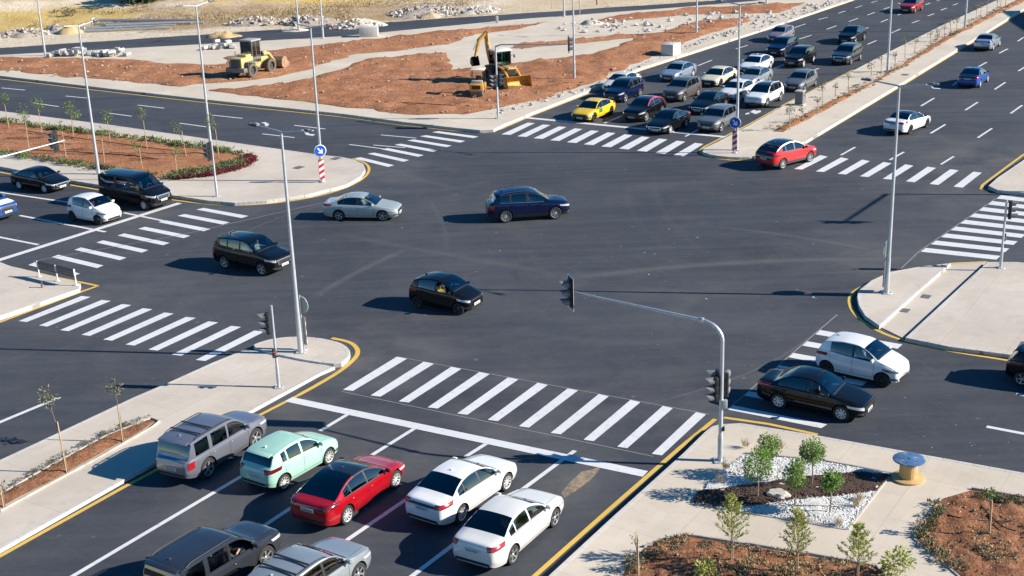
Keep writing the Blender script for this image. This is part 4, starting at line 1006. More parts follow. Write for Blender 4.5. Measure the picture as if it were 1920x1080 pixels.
def make_vehicle(name, label, cat, ty, pt, loc, rz, group=None, roofmat=None, glass=None, rglass=None, wheel='five', clad=None,
                 pillar=True, heads='clear', tails='red', rails=None, sx=1.0, sz=1.0, sy=1.0, sunroof=False, seat=None, plate=True,
                 grille='black', trimline=False, rackbars=0, accent=None, frontmask=None, open_win=False, tailbar=False, fogs=True, rearmask=None, boot_spoiler=True, fin=True, noseats=False):
    T = TY[ty]; L = T['L']*sx; Wd = T['W']*sy; wb = T['wb']*sx; fo = T['fo']*sx; r = T['r']
    q = lambda pts: pchip([(a*sx, b*sz) for a, b in pts])
    top, belt = q(T['top']), q(T['belt'])
    H = max(b for a, b in T['top'])*sz
    wb0 = fo+wb/2                                              # xf of the middle of the wheelbase
    ws, rg, roof = [tuple(a*sx for a in T[k]) for k in ('ws', 'rg', 'roof')]
    sw = [tuple(a*sx for a in s_) for s_ in T['sw']]; doors = [tuple(a*sx for a in d) for d in T['doors']]
    glass = glass or GL_DARK; rglass = rglass or GL_DARK; roofm = roofmat or pt
    zb0 = (.17 if ty in ('sedan', 'fastback', 'hatch', 'mini') else .22)
    zbot = pchip([(0, zb0+.07), (.12, zb0+.03), (.5, zb0), (L-.6, zb0+.01), (L-.15, zb0+.08), (L, zb0+.14)])
    hw = Wd/2
    wf = pchip([(0, .66), (.02, .74), (.06, .81), (.14, .87), (.30, .93), (.55, .975), (.95, 1.0), (L-.85, 1.0), (L-.40, .965), (L-.16, .91), (L-.05, .83), (L-.015, .78), (L, .72)])
    rs = T['rs']
    # --- stations
    xs = {0.0, .012, .03, .06, .10, .15, L, L-.012, L-.03, L-.06, L-.10, L-.15}
    x = .2
    while x < L-.2: xs.add(round(x, 3)); x += .085
    brk = set()
    for a in list(ws)+list(rg)+list(roof)+[c for s_ in sw for c in s_]+[c for d in doors for c in d]: brk.add(a)
    xs = sorted(brk | {a for a in xs if all(abs(a-b) > .03 for b in brk)})
    def ring(xf):
        w = hw*wf(xf); zb = zbot(xf); zt = top(xf); be = min(belt(xf), zt-.015); zm = zb+.48*(be-zb)
        crown = .035+.03*max(0, min(1, (zt-be)/.4))
        ze = max(be+.004, zt-crown)
        t = max(0, min(1, (ze-be)/(H-.065-belt(L/2))))
        yb = .925*w; ye = yb+(rs*hw-yb)*t if t > .02 else yb*.985
        ye = min(ye, yb*.985)
        up = lambda s_: (yb+(ye-yb)*s_, be+(ze-be)*s_)
        bul = .012*min(1, (ze-be)/.3)
        u1, u2, u3 = up(.07), up(.5), up(.92)
        return [(0, zb), (.80*w, zb), (.93*w, zb+.03), (.978*w, zb+.15), (.995*w, zb+.15+.25*(zm-zb-.15)), (1.0*w, zm), (.992*w, zm+.55*(be-zm)), (.975*w, be-.06), (.955*w, be-.015), (yb, be),
                u1, (u2[0]+bul, u2[1]), u3, (ye, ze), (.955*ye, ze+.45*(zt-ze)), (.60*ye, ze+.86*(zt-ze)), (.3*ye, ze+.97*(zt-ze)), (0, zt)]
    NR = 18
    bm = bmesh.new()
    cols = []
    for xf in xs:
        rg_ = ring(xf); X = wb0-xf
        Lv = [bm.verts.new((X, y, z)) for y, z in rg_]
        Rv = [Lv[0]]+[bm.verts.new((X, -y, z)) for y, z in rg_[1:-1]]+[Lv[-1]]
        cols.append((Lv, Rv))
    black_roof = roofmat is not None
    def gid(xm, j):
        # j = row band between ring points j and j+1
        if j <= 1: return GID['lower']
        if clad and j in (2, 3): return GID['clad']
        if j in (10, 11):                                       # glass band
            for i, (a, b) in enumerate(sw):
                if a < xm < b: return (GID['sideA'], GID['sideB'], GID['sideC'])[i]
            if sw[0][0] < xm < sw[-1][1] and pillar: return GID['pillar']
        if j in (9, 12) and sw[0][0] < xm < sw[-1][1] and pillar: return GID['pillar']
        if j >= 14:
            if ws[0] < xm < ws[1]: return GID['wind']
            if rg[0] < xm < rg[1]: return GID['rear']
            if ws[1] < xm < rg[0] and black_roof: return GID['roof']
        if j >= 13 and .22 < xm < ws[0]-.05: return GID['bonnet']
        if j == 13 and black_roof and accent is None and ws[1] < xm < rg[0]: return GID['roof']
        if 3 <= j <= 8:
            for i, (a, b) in enumerate(doors):
                if a < xm < b: return (GID['doorA'], GID['doorB'])[i]
        return GID['body']
    for i in range(len(xs)-1):
        xm = (xs[i]+xs[i+1])/2
        for side in (0, 1):
            A, B = cols[i][side], cols[i+1][side]
            for j in range(NR-1):
                vs = (A[j], A[j+1], B[j+1], B[j])
                f = bm.faces.new(vs if side == 1 else vs[::-1])
                f.material_index = gid(xm, j); f.smooth = True
    for c, flip in ((cols[0], 0), (cols[-1], 1)):
        loop = c[0]+c[1][-2:0:-1]
        f = bm.faces.new(loop[::-1] if flip else loop); f.material_index = GID['body']
    bmesh.ops.recalc_face_normals(bm, faces=bm.faces)
    # hull for projecting lamps, seams and plates
    hull = BVHTree.FromBMesh(bm)
    me = bpy.data.meshes.new('body'); bm.to_mesh(me); bm.free()
    tmp = bpy.data.objects.new('body_tmp', me); COL.objects.link(tmp)
    c = MB(); track = hw-.13
    for xx in (wb/2, -wb/2):
        for s in (-1, 1):
            n = 28; ra = r+.055
            y0, y1 = s*(hw-.30), s*(hw+.2)
            vs = [(xx+ra*math.cos(2*PI*k/n), yy, r+.01+ra*math.sin(2*PI*k/n)) for yy in (min(y0, y1), max(y0, y1)) for k in range(n)]
            c.add(vs, [(k, (k+1) % n, (k+1) % n+n, k+n) for k in range(n)], GID['lower'])
            c.add(vs, [tuple(range(n))[::-1], tuple(range(n, 2*n))], GID['lower'])
    cut = bpy.data.objects.new('cut_tmp', c.mesh('cut', [M_BLACK]*14, None, True)); COL.objects.link(cut)
    for i in range(14): me.materials.append(M_BLACK)
    md = tmp.modifiers.new('b', 'BOOLEAN'); md.operation = 'DIFFERENCE'; md.object = cut; md.solver = 'EXACT'
    dg = bpy.context.evaluated_depsgraph_get()
    res = bpy.data.meshes.new_from_object(tmp.evaluated_get(dg))
    bpy.data.objects.remove(tmp); bpy.data.objects.remove(cut)
    # --- split into parts
    root = empty(name, loc, rz); tag(root, label, cat, group)
    groups = {}
    for p in res.polygons: groups.setdefault(p.material_index, []).append(p)
    def split(ids, nm, mats, ysel=None, off=0.0):
        idx = {}; vs = []; fs = []; mi = []; lut = {g_: k for k, g_ in enumerate(ids)}
        for g_ in ids:
            for p in groups.get(g_, []):
                if ysel is not None and p.center.y*ysel < 0: continue
                fv = []
                for v in p.vertices:
                    if v not in idx: idx[v] = len(vs); vs.append(tuple(res.vertices[v].co))
                    fv.append(idx[v])
                fs.append(fv); mi.append(lut[g_])
        if not fs: return None
        m_ = bpy.data.meshes.new(nm); m_.from_pydata(vs, [], fs)
        for mm in mats: m_.materials.append(mm)
        m_.polygons.foreach_set('material_index', mi); m_.polygons.foreach_set('use_smooth', [True]*len(fs))
        m_.update(); m_.set_sharp_from_angle(angle=R(32))
        return link(bpy.data.objects.new(nm, m_), root)
    if accent:                                                   # bright side rails along the roof edge
        pass
    split([GID['body'], GID['trim'], GID['clad'], GID['roof'], GID['lower'], GID['pillar']], 'body', [pt, M_TRIM, clad or M_TRIMG, roofm, M_BLACK, M_TRIM])
    split([GID['bonnet']], 'bonnet', [pt])
    split([GID['wind']], 'windscreen', [GL_CLEAR if glass is not GL_BROWN else GL_CLEAR])
    split([GID['rear']], 'rear_window', [rglass])
    dparts = []
    for s in (1, -1):
        for i, d in enumerate(('doorA', 'doorB')):
            o = split([GID[d]], 'door', [pt], s)
            if o: dparts.append((o, s, doors[i], i))
        for i, sd in enumerate(('sideA', 'sideB', 'sideC')[:len(sw)]):
            if open_win and i == 0 and s == open_win: continue
            split([GID[sd]], 'side_window', [glass if i == 0 else rglass], s)
    # --- projected details
    def patch(nm, mat, corners, view, n=6, m=4, off=.006, parent=None, mb=None, mi=0):
        """corners: 4 (u,v); view f/r -> (y,z), L/R -> (x,z), t -> (x,y), (angle) -> oblique corner"""
        if view == 'f': d = Vector((-1, 0, 0)); P = lambda u, v: Vector((6, u, v))
        elif view == 'r': d = Vector((1, 0, 0)); P = lambda u, v: Vector((-6, u, v))
        elif view == 'L': d = Vector((0, -1, 0)); P = lambda u, v: Vector((u, 4, v))
        elif view == 'R': d = Vector((0, 1, 0)); P = lambda u, v: Vector((u, -4, v))
        elif view == 't': d = Vector((0, 0, -1)); P = lambda u, v: Vector((u, v, 5))
        else:
            a, (rx, ry) = view
            d = -Vector((math.cos(a), math.sin(a), 0)); e = Vector((-math.sin(a), math.cos(a), 0))
            P = lambda u, v: Vector((rx, ry, 0))+e*u-d*3+Vector((0, 0, v))
        pts = {}
        for i in range(n+1):
            for j in range(m+1):
                a_, b_ = i/n, j/m
                u = (corners[0][0]*(1-a_)+corners[1][0]*a_)*(1-b_)+(corners[3][0]*(1-a_)+corners[2][0]*a_)*b_
                v = (corners[0][1]*(1-a_)+corners[1][1]*a_)*(1-b_)+(corners[3][1]*(1-a_)+corners[2][1]*a_)*b_
                h, nn, _, _ = hull.ray_cast(P(u, v), d)
                if h is not None:
                    if nn.dot(d) > 0: nn = -nn
                    pts[i, j] = h+nn*off
        box = mb if mb is not None else MB()
        keys = list(pts); ix = {k_: i for i, k_ in enumerate(keys)}
        fs = [(ix[i, j], ix[i+1, j], ix[i+1, j+1], ix[i, j+1]) for i in range(n) for j in range(m) if all(k_ in ix for k_ in ((i, j), (i+1, j), (i+1, j+1), (i, j+1)))]
        if fs: box.add([pts[k_] for k_ in keys], fs, mi, True)
        if mb is None and fs: return box.build(nm, mat, root if parent is None else parent)
    be_f, be_r = belt(.25), belt(L-.15)
    ztf, ztr = top(.08), top(L-.1)
    fx, fy = wb0-.32, hw*.80                                      # reference at the front corner
    hm = {'clear': M_HEAD, 'smoked': M_HEADD}[heads]
    lowcar = ty in ('sedan', 'fastback', 'hatch', 'mini')
    zh = be_f-.04
    for s in (1, -1):
        if heads:
            A = R(42)*s
            c4 = [(-.27*s, zh-.13), (.26*s, zh-.06), (.30*s, zh+.03), (-.27*s, zh-.03)]
            patch('headlight', hm, c4, (A, (fx, fy*s)), 12, 6, .014)
    zt_ = be_r+(.07 if ty in ('sedan', 'fastback') else .0)
    for s in (1, -1):
        A = PI-R(42)*s
        c4 = [(.30*s, zt_-.16), (-.26*s, zt_-.12), (-.30*s, zt_+.0), (.30*s, zt_-.02)]
        if ty in ('suv', 'bigsuv', 'longsuv', 'van'):
            c4 = [(.10*s, zt_-.30), (-.11*s, zt_-.27), (-.13*s, zt_-.02), (.10*s, zt_-.04)]
        if tails == 'hi': c4 = [(.16*s, zt_-.28), (-.16*s, zt_-.22), (-.18*s, zt_+.03), (.15*s, zt_)]
        patch('tail_light', M_TAILD if tails == 'dark' else M_TAIL, c4, (A, (wb0-L+.30, hw*.80*s)), 12, 6, .014)
    if tailbar: patch('light_bar', M_TRIM, [(-.62, zt_-.15), (.62, zt_-.15), (.62, zt_-.07), (-.62, zt_-.07)], 'r', 12, 3, .011)
    if rearmask: patch('rear_panel', rearmask, [(-.60, zt_-.34), (.60, zt_-.34), (.64, zt_+.06), (-.64, zt_+.06)], 'r', 14, 6, .008)
    zb = zbot(.2)
    zg1 = zh-.05; zg0 = zg1-(.16 if lowcar else .24)
    if frontmask: patch('front_mask', frontmask, [(-.80, zb+.05), (.80, zb+.05), (.80, zh-.03), (-.80, zh-.03)], 'f', 16, 8, .008)
    if grille == 'black':
        patch('grille', M_TRIM, [(-.42, zg0), (.42, zg0), (.50, zg1), (-.50, zg1)], 'f', 8, 4, .007)
    elif grille == 'chrome':
        patch('grille', M_CHROME, [(-.44, zg0-.02), (.44, zg0-.02), (.54, zg1+.02), (-.54, zg1+.02)], 'f', 8, 4, .007)
        patch('grille_insert', M_TRIM, [(-.38, zg0+.02), (.38, zg0+.02), (.46, zg1-.03), (-.46, zg1-.03)], 'f', 8, 4, .012)
    elif grille == 'slim':
        patch('grille', M_TRIM, [(-.40, zg1-.04), (.40, zg1-.04), (.44, zg1), (-.44, zg1)], 'f', 8, 2, .007)
    patch('air_intake', M_TRIM, [(-.55, zb+.06), (.55, zb+.06), (.60, zb+.19), (-.60, zb+.19)], 'f', 8, 3, .008)
    if fogs:
        for s in (1, -1): patch('fog_light', M_HEADD, [(s*.60, zb+.12), (s*.76, zb+.14), (s*.76, zb+.22), (s*.62, zb+.21)], 'f', 3, 2, .009)
    patch('rear_valance', M_TRIM, [(-.62, zbot(L)-.02), (.62, zbot(L)-.02), (.58, zbot(L)+.12), (-.58, zbot(L)+.12)], 'r', 8, 3, .008)
    if plate:
        for vw, zc in (('f', zg0-.06 if grille != 'slim' else zb+.25), ('r', (zt_-.22) if ty in ('sedan', 'fastback') else zt_-.30)):
            pb = MB(); sgn = 1 if vw == 'f' else -1
            h, nn, _, _ = hull.ray_cast(Vector((6*sgn, 0, zc)), Vector((-sgn, 0, 0)))
            xx = h.x if h else sgn*L/2
            pb.box((xx+sgn*.016, 0, zc), (.02, .50, .115))
            for k in range(6): pb.box((xx+sgn*.028, -.17+.068*k, zc-.005), (.006, .035, .06), mi=1)
            pb.build('number_plate', [M_PLATE, M_PLATET], root)
    # seams
    sm = MB()
    def seam(x0, z0, x1, z1, w=.012):
        for vw in ('L', 'R'):
            if abs(x1-x0) < abs(z1-z0): patch('', None, [(x0-w/2, z0), (x0+w/2, z0), (x1+w/2, z1), (x1-w/2, z1)], vw, 1, 8, .003, mb=sm)
            else: patch('', None, [(x0, z0), (x1, z1), (x1, z1+w), (x0, z0+w)], vw, 10, 1, .003, mb=sm)
    zbm = zbot(L/2)+.13
    for a in sorted({c_ for d in doors for c_ in d}): seam(wb0-a, zbm, wb0-a-(.10 if a == doors[-1][1] else 0), belt(a)-.02)
    seam(wb0-doors[0][0], zbm, wb0-doors[-1][1], zbm)
    w = .012
    for s in (1, -1): patch('', None, [(wb0-.24, s*hw*.60), (wb0-ws[0]+.06, s*hw*.78), (wb0-ws[0]+.06, s*(hw*.78+w)), (wb0-.24, s*(hw*.60+w))], 't', 10, 1, .003, mb=sm)
    patch('', None, [(wb0-ws[0]+.02, -hw*.76), (wb0-ws[0]-.04, -hw*.76), (wb0-ws[0]-.04, hw*.76), (wb0-ws[0]+.02, hw*.76)], 't', 2, 12, .003, mb=sm)
    sm.build('panel_gap', M_TRIM, root)
    for o, s, (a, b), i in dparts:
        hx = wb0-b+.14; hz = belt(b)-.13
        h, nn, _, _ = hull.ray_cast(Vector((hx, 4*s, hz)), Vector((0, -s, 0)))
        if h:
            m = MB(); m.rbox((hx, h.y+s*.012, hz), (.17, .03, .03), .01, seg=1); m.build('handle', M_CHROME if grille == 'chrome' else pt, o)
    if trimline:
        tb = MB()
        for vw in ('L', 'R'): patch('', None, [(wb0-sw[-1][1]-.05, belt(sw[-1][1])+.0), (wb0-sw[0][0]+.05, belt(sw[0][0])+.0), (wb0-sw[0][0]+.05, belt(sw[0][0])+.022), (wb0-sw[-1][1]-.05, belt(sw[-1][1])+.022)], vw, 14, 1, .006, mb=tb)
        tb.build('window_trim', M_CHROME, root)
    for s in (1, -1):                                              # mirrors
        mx = wb0-sw[0][0]+.04; mz = belt(sw[0][0])+.07
        m = MB(); m.rbox((mx, s*(hw*.925+.12), mz+.02), (.11, .20, .135), .045); m.box((mx+.01, s*(hw*.925+.02), mz-.03), (.05, .10, .03), mi=1)
        m.build('wing_mirror', [M_TRIM if (black_roof and rails is None) else pt, M_TRIM], root, 40)
    # wheels
    hub, tyre, rim = wheel_meshes(r, wheel)
    for xx in (wb/2, -wb/2):
        for s in (1, -1):
            hb = use('wheel', hub, root, (xx, s*(hw-.115), r), (0, 0, 0 if s > 0 else PI))
            a = random.uniform(0, 6)
            use('tyre', tyre, hb); use('rim', rim, hb, rot=(0, a, 0))
    # inside
    if not noseats:
        fl = zbot(L/2)+.10; sm_ = seat or M_SEAT
        sh = 0 if lowcar else .14
        for s in (1, -1): use('seat', seat_mesh('seat', sm_), root, (wb0-ws[1]-.28, s*.34, fl+.08+sh), scale=(.92, .9, .90))
        use('rear_seat', seat_mesh('rear_seat', sm_), root, (wb0-ws[1]-.98, 0, fl+.05+sh), scale=(.9, .9, .84))
        m = MB(); m.rbox((wb0-ws[0]-.30, 0, belt(ws[0])-.10), (.55, hw*1.55, .16), .05)
        m.lathe([(.17, -.012), (.19, 0), (.17, .012)], 18, axis='X', c=(wb0-ws[0]-.72, .37, belt(ws[0])-.06)); m.build('dashboard', M_TRIM, root)
        m = MB(); m.box((wb0-L*.52, 0, fl), (L*.55, hw*1.7, .02)); m.build('cabin_floor', M_SEAT, root)
    if fin:
        m = MB(); zf = top(rg[0]-.30); xf_ = wb0-(rg[0]-.30)
        m.add([(xf_+.09, 0, zf-.01), (xf_-.07, .025, zf-.01), (xf_-.07, -.025, zf-.01), (xf_-.06, 0, zf+.075)], [(0, 1, 3), (0, 3, 2), (1, 2, 3), (0, 2, 1)])
        m.build('roof_aerial', pt if roofmat is None else M_ROOFB, root)
    if boot_spoiler and ty in ('hatch', 'suv', 'bigsuv', 'longsuv', 'crossover'):
        xa = rg[0]; m = MB(); z_ = top(xa)
        m.rbox((wb0-xa-.06, 0, z_-.005), (.20, rs*hw*1.80, .03), .012, rot=Matrix.Rotation(R(-14), 3, 'Y')); m.build('roof_spoiler', roofm, root)
    for s in (1, -1):                                              # wipers
        m = MB(); xw = ws[0]+.10; m.tube([(wb0-xw+.02, s*.1+.2, top(ws[0])+.02), (wb0-ws[0]-.26, s*.1-.25, top(ws[0]+.26)+.012)], .012, 5)
        if s == 1: m.build('wiper', M_TRIM, root)
    if rails:
        for s in (1, -1):
            m = MB(); n = 12; pts = []
            for i in range(n+1):
                xf_ = roof[0]+.15+(roof[1]-roof[0]-.2)*i/n; rg_ = ring(xf_)
                pts.append((wb0-xf_, s*rg_[14][0]*.985, rg_[14][1]+(.05 if 0 < i < n else .0)))
            m.tube(pts, .019, 6); m.build('roof_rail', rails, root)
    for k in range(rackbars):
        xf_ = roof[1]-.42-.55*k; rg_ = ring(xf_); m = MB()
        m.rbox((wb0-xf_, 0, rg_[-1][1]+.045), (.075, rg_[14][0]*1.98, .03), .01); m.build('roof_bar', M_TRIM, root)
    if sunroof:
        patch('sunroof', M_ROOFB, [(wb0-roof[0]-.25, -.40), (wb0-roof[0]-1.0, -.40), (wb0-roof[0]-1.0, .40), (wb0-roof[0]-.25, .40)], 't', 6, 6, .006)
    if accent:                                                     # coloured arch over the side windows
        ab = MB()
        for s in (1, -1):
            n = 26; xa, xb = ws[0]+.12, rg[1]-.08; vs = []
            for i in range(n+1):
                xf_ = xa+(xb-xa)*i/n; rg_ = ring(xf_)
                for jj, (y, z) in enumerate((rg_[12], rg_[13], rg_[14])):
                    vs.append((wb0-xf_, s*(y+.006), z+.006))
            ab.add(vs, [(3*i+a, 3*i+a+1, 3*i+a+4, 3*i+a+3) for i in range(n) for a in (0, 1)], 0, True)
        ab.build('roof_arch', accent, root)
    root['_hull'] = 0
    del root['_hull']
    return root, dict(wb0=wb0, hw=hw, L=L, patch=patch, ws=ws, belt=belt, top=top, fl=zbot(L/2)+.22, T=T, rg=rg, wb=wb)

def at_wheels(ty, rear=None, front=None, side='R', heading=None, sx=1.0, sy=1.0):
    """ground position and heading from the tyre contacts seen on one side"""
    T = TY[ty]; hw = T['W']*sy/2; wb = T['wb']*sx
    if rear and front:
        a, b = G(*rear), G(*front)
        if heading is None:
            d = b-a; heading = math.atan2(d.y, d.x)
            mid = (a+b)/2
        else: mid = (a+b)/2
    elif front:
        b = G(*front); mid = b-Vector((math.cos(heading), math.sin(heading), 0))*wb/2
    else:
        a = G(*rear); mid = a+Vector((math.cos(heading), math.sin(heading), 0))*wb/2
    h = Vector((math.cos(heading), math.sin(heading), 0)); left = Vector((-h.y, h.x, 0))
    c = mid+left*(hw-.02)*(1 if side == 'R' else -1)
    return (c.x, c.y, .004), heading
def at_corner(ty, px, heading, lr='R', sx=1.0):
    """position from the front bumper corner on the ground (lr = which corner of the vehicle)"""
    T = TY[ty]; h = Vector((math.cos(heading), math.sin(heading), 0)); left = Vector((-h.y, h.x, 0))
    p = G(*px)
    c = p-h*(T['fo']*sx-.10+T['wb']*sx/2)+left*(T['W']/2*.88)*(1 if lr == 'R' else -1)
    return (c.x, c.y, .004), heading
# ================================================================== street furniture
POLE_H = 9.65
M_LAMPH = plain('grey_lamp_housing', (.17, .18, .19), .5, .2)
def lamp(px, label, armdir=None, tpx=None, z=ZB, arms=(1.15, 1.15), up=.12, h=None):
    b = G(*px, z); root = tag(empty('street_lamp', b), label, 'street lamp', 'galvanised street lamps')
    h = h or (POLE_H if tpx is None else HT(b, *tpx)-b.z)
    m = MB(); m.tube([(0, 0, 0), (0, 0, 1.6), (0, 0, 1.7), (0, 0, h)], [.115, .105, .095, .05], 12); m.build('pole', M_STEEL, root, 40)
    m = MB(); m.rbox((0, 0, .015), (.42, .42, .03), .01, seg=1)
    for s in (-1, 1):
        for t in (-1, 1): m.tube([(.15*s, .15*t, .02), (.15*s, .15*t, .09)], .018, 6)
    m.build('base_plate', M_STEEL, root)
    m = MB(); m.rbox((0, .10, .75), (.12, .03, .42), .008, seg=1); m.build('access_door', M_STEEL, root)
    if armdir is None: return root
    for s, ln in zip((1, -1), arms):
        if not ln: continue
        d = armdir*s; e = d*ln+Vector((0, 0, h+up))
        m = MB(); m.tube([(0, 0, h-.06), d*.12+Vector((0, 0, h-.01)), e], [.045, .04, .03], 8); m.build('arm', M_STEEL, root)
        a = math.atan2(d.y, d.x)
        hd = MB(); c = e+d*.30+Vector((0, 0, .04))
        rot = Matrix.Rotation(a, 3, 'Z') @ Matrix.Rotation(R(-6), 3, 'Y')
        hd.rbox(c, (.48, .16, .05), .02, rot=rot, mi=0); hd.rbox(c+Vector((0, 0, .04))-d*.08, (.24, .12, .03), .01, rot=rot)
        hl = hd.build('lamp_head', M_LAMPH, root)
        g_ = MB(); g_.box(c+Vector((0, 0, -.045))+d*.05, (.42, .2, .012), rot=rot); g_.build('lens', M_LENS_OFF, hl)
    return root
lamp((564, 660), 'street lamp on the nose of the long median, by the back of a sign', DB, (533, 246), .2)
lamp((1662, 549), 'street lamp on the nose of the right island', DB, (1690, 160), .17)
lamp((185, 326), 'street lamp rising behind the black van', DA, (150, 48))
lamp((397, 290), 'street lamp behind the signal pole at the tip of the planted island', DA, (362, 11))
lamp((605, 339), 'street lamp behind the blue arrow sign on the planted island nose', DB, (585, 50))
lamp((1381, 281), 'street lamp behind the blue arrow sign on the far median nose', DB, (1384, 8))
lamp((1077, 150), 'street lamp in the red soil behind the yellow taxi', DB)
lamp((1306, 64), 'street lamp in the red soil near the far kerb', DB)
lamp((1664, 134), 'street lamp in the middle of the far median, near the bin', DB)
lamp((1809, 54), 'street lamp at the far end of the far median', DB)
lamp((85, 104), 'street lamp on the left, by the back road and the kerbstone stacks', DA, h=9.65)
lamp((560, 57), 'street lamp at the foot of the low white chalk heap', DA, z=.1)
lamp((606, 72), 'street lamp on the near verge of the back road', DA)
lamp((1058, 31), 'street lamp beside the back road near the low spoil heap', DA)
lamp((1437, 7), 'street lamp at the top of the photo beyond the soil strip', DA)
lamp((1892, -4), 'street lamp at the end of the sapling row in the top corner', DB)
def post(px, hpx, label, r=.05, mat=None, z=.05):
    b = GT(*px); h = hpx*(b-CAMP).length/F
    root = tag(empty('marker_post', b), label, 'post', 'thin posts by the back road')
    m = MB(); m.tube([(0, 0, 0), (0, 0, h)], r, 7); m.build('shaft', mat or M_STEEL, root)
    m = MB(); m.lathe([(r*1.3, h-.02), (r*1.3, h+.02), (.001, h+.05)], 8); m.build('cap', mat or M_STEEL, root)
post((1035, 16), 26, 'thin grey post on the sandy far verge', .05)
post((1087, 28), 40, 'thin grey post on the near verge of the back road', .06)
post((1119, 9), 22, 'short dark red post on the sandy far verge', .08, plain('dark_red_post', (.18, .05, .06), .6))

def striped_mat():
    k = NT('red_white_chevron'); c = k.n('SeparateXYZ', {0: k.coord('Object')})
    v = k.math('ADD', c.outputs[2], k.math('MULTIPLY', c.outputs[1], -.55))
    f = k.math('GREATER_THAN', k.math('FRACT', k.math('MULTIPLY', v, 2.55)), .5)
    k.P(Base_Color=k.mix(f, (.72, .72, .72), (.55, .02, .03)), Roughness=.45); return k.m
M_CHEV = striped_mat()
M_BLUE = plain('blue_sign_face', (.012, .10, .55), .35, 0, .06)
M_WHITEP = plain('white_sign_paint', (.78, .78, .78), .45, 0, .05)
M_SBACK = plain('grey_green_sign_back', (.24, .29, .27), .6, .2, .1)
def arrow_sign(px, face, label, z, post_h=2.45, board=True):
    """keep-right disc over a striped board; face = direction the front looks at"""
    b = G(*px, z); root = tag(empty('direction_sign', b, face), label, 'traffic sign', 'round arrow signs on striped boards')
    m = MB(); m.tube([(-.06, 0, 0), (-.06, 0, post_h)], .032, 8); m.rbox((-.06, 0, .03), (.26, .26, .06), .015, seg=1); m.build('post', M_STEEL, root)
    m = MB(); m.rbox((0, 0, .86), (.03, .32, 1.24), .006, seg=1); bd = m.build('striped_board', M_CHEV, root)
    m = MB(); m.rbox((-.025, 0, .86), (.02, .34, 1.26), .004, seg=1); m.build('board_back', M_SBACK, bd)
    zc = post_h-.45+.02
    m = MB(); m.lathe([(.001, .012), (.37, .012), (.385, .0), (.385, -.012), (.001, -.012)], 36, axis='X', c=(.0, 0, zc)); d = m.build('disc', M_WHITEP, root, 40)
    m = MB(); m.lathe([(.001, .016), (.345, .016), (.345, .010)], 36, axis='X', c=(0, 0, zc)); m.build('blue_face', M_BLUE, d, 40)
    m = MB(); m.lathe([(.001, -.018), (.38, -.018), (.38, -.010)], 36, axis='X', c=(0, 0, zc)); m.build('disc_back', M_SBACK, d, 40)
    # white arrow pointing down towards the passing side
    a = MB(); ar = [(-.045, .24), (.045, .24), (.045, -.03), (.16, .05), (.16, -.06), (0, -.24), (-.16, -.06), (-.16, .05), (-.045, -.03)]
    ca, sa = math.cos(R(38)), math.sin(R(38))
    a.add([(.021, u*ca-v*sa, zc+u*sa+v*ca) for u, v in ar], [(0, 1, 2, 8), (8, 2, 5), (2, 3, 4, 5), (8, 5, 6, 7)])
    a.build('arrow', M_WHITEP, d)
    return root
ang = lambda v: math.atan2(v.y, v.x)
arrow_sign((605, 342), R(-72), 'blue arrow sign with striped board on the planted island nose', ZB)
arrow_sign((1377, 287), R(-110), 'blue arrow sign with striped board on the far median nose, by the red crossover', .17)
arrow_sign((572, 655), R(57), 'arrow sign seen from its grey back on the long median nose', .2)
arrow_sign((1656, 546), R(150), 'arrow sign seen edge on beside the right island lamp', .17)

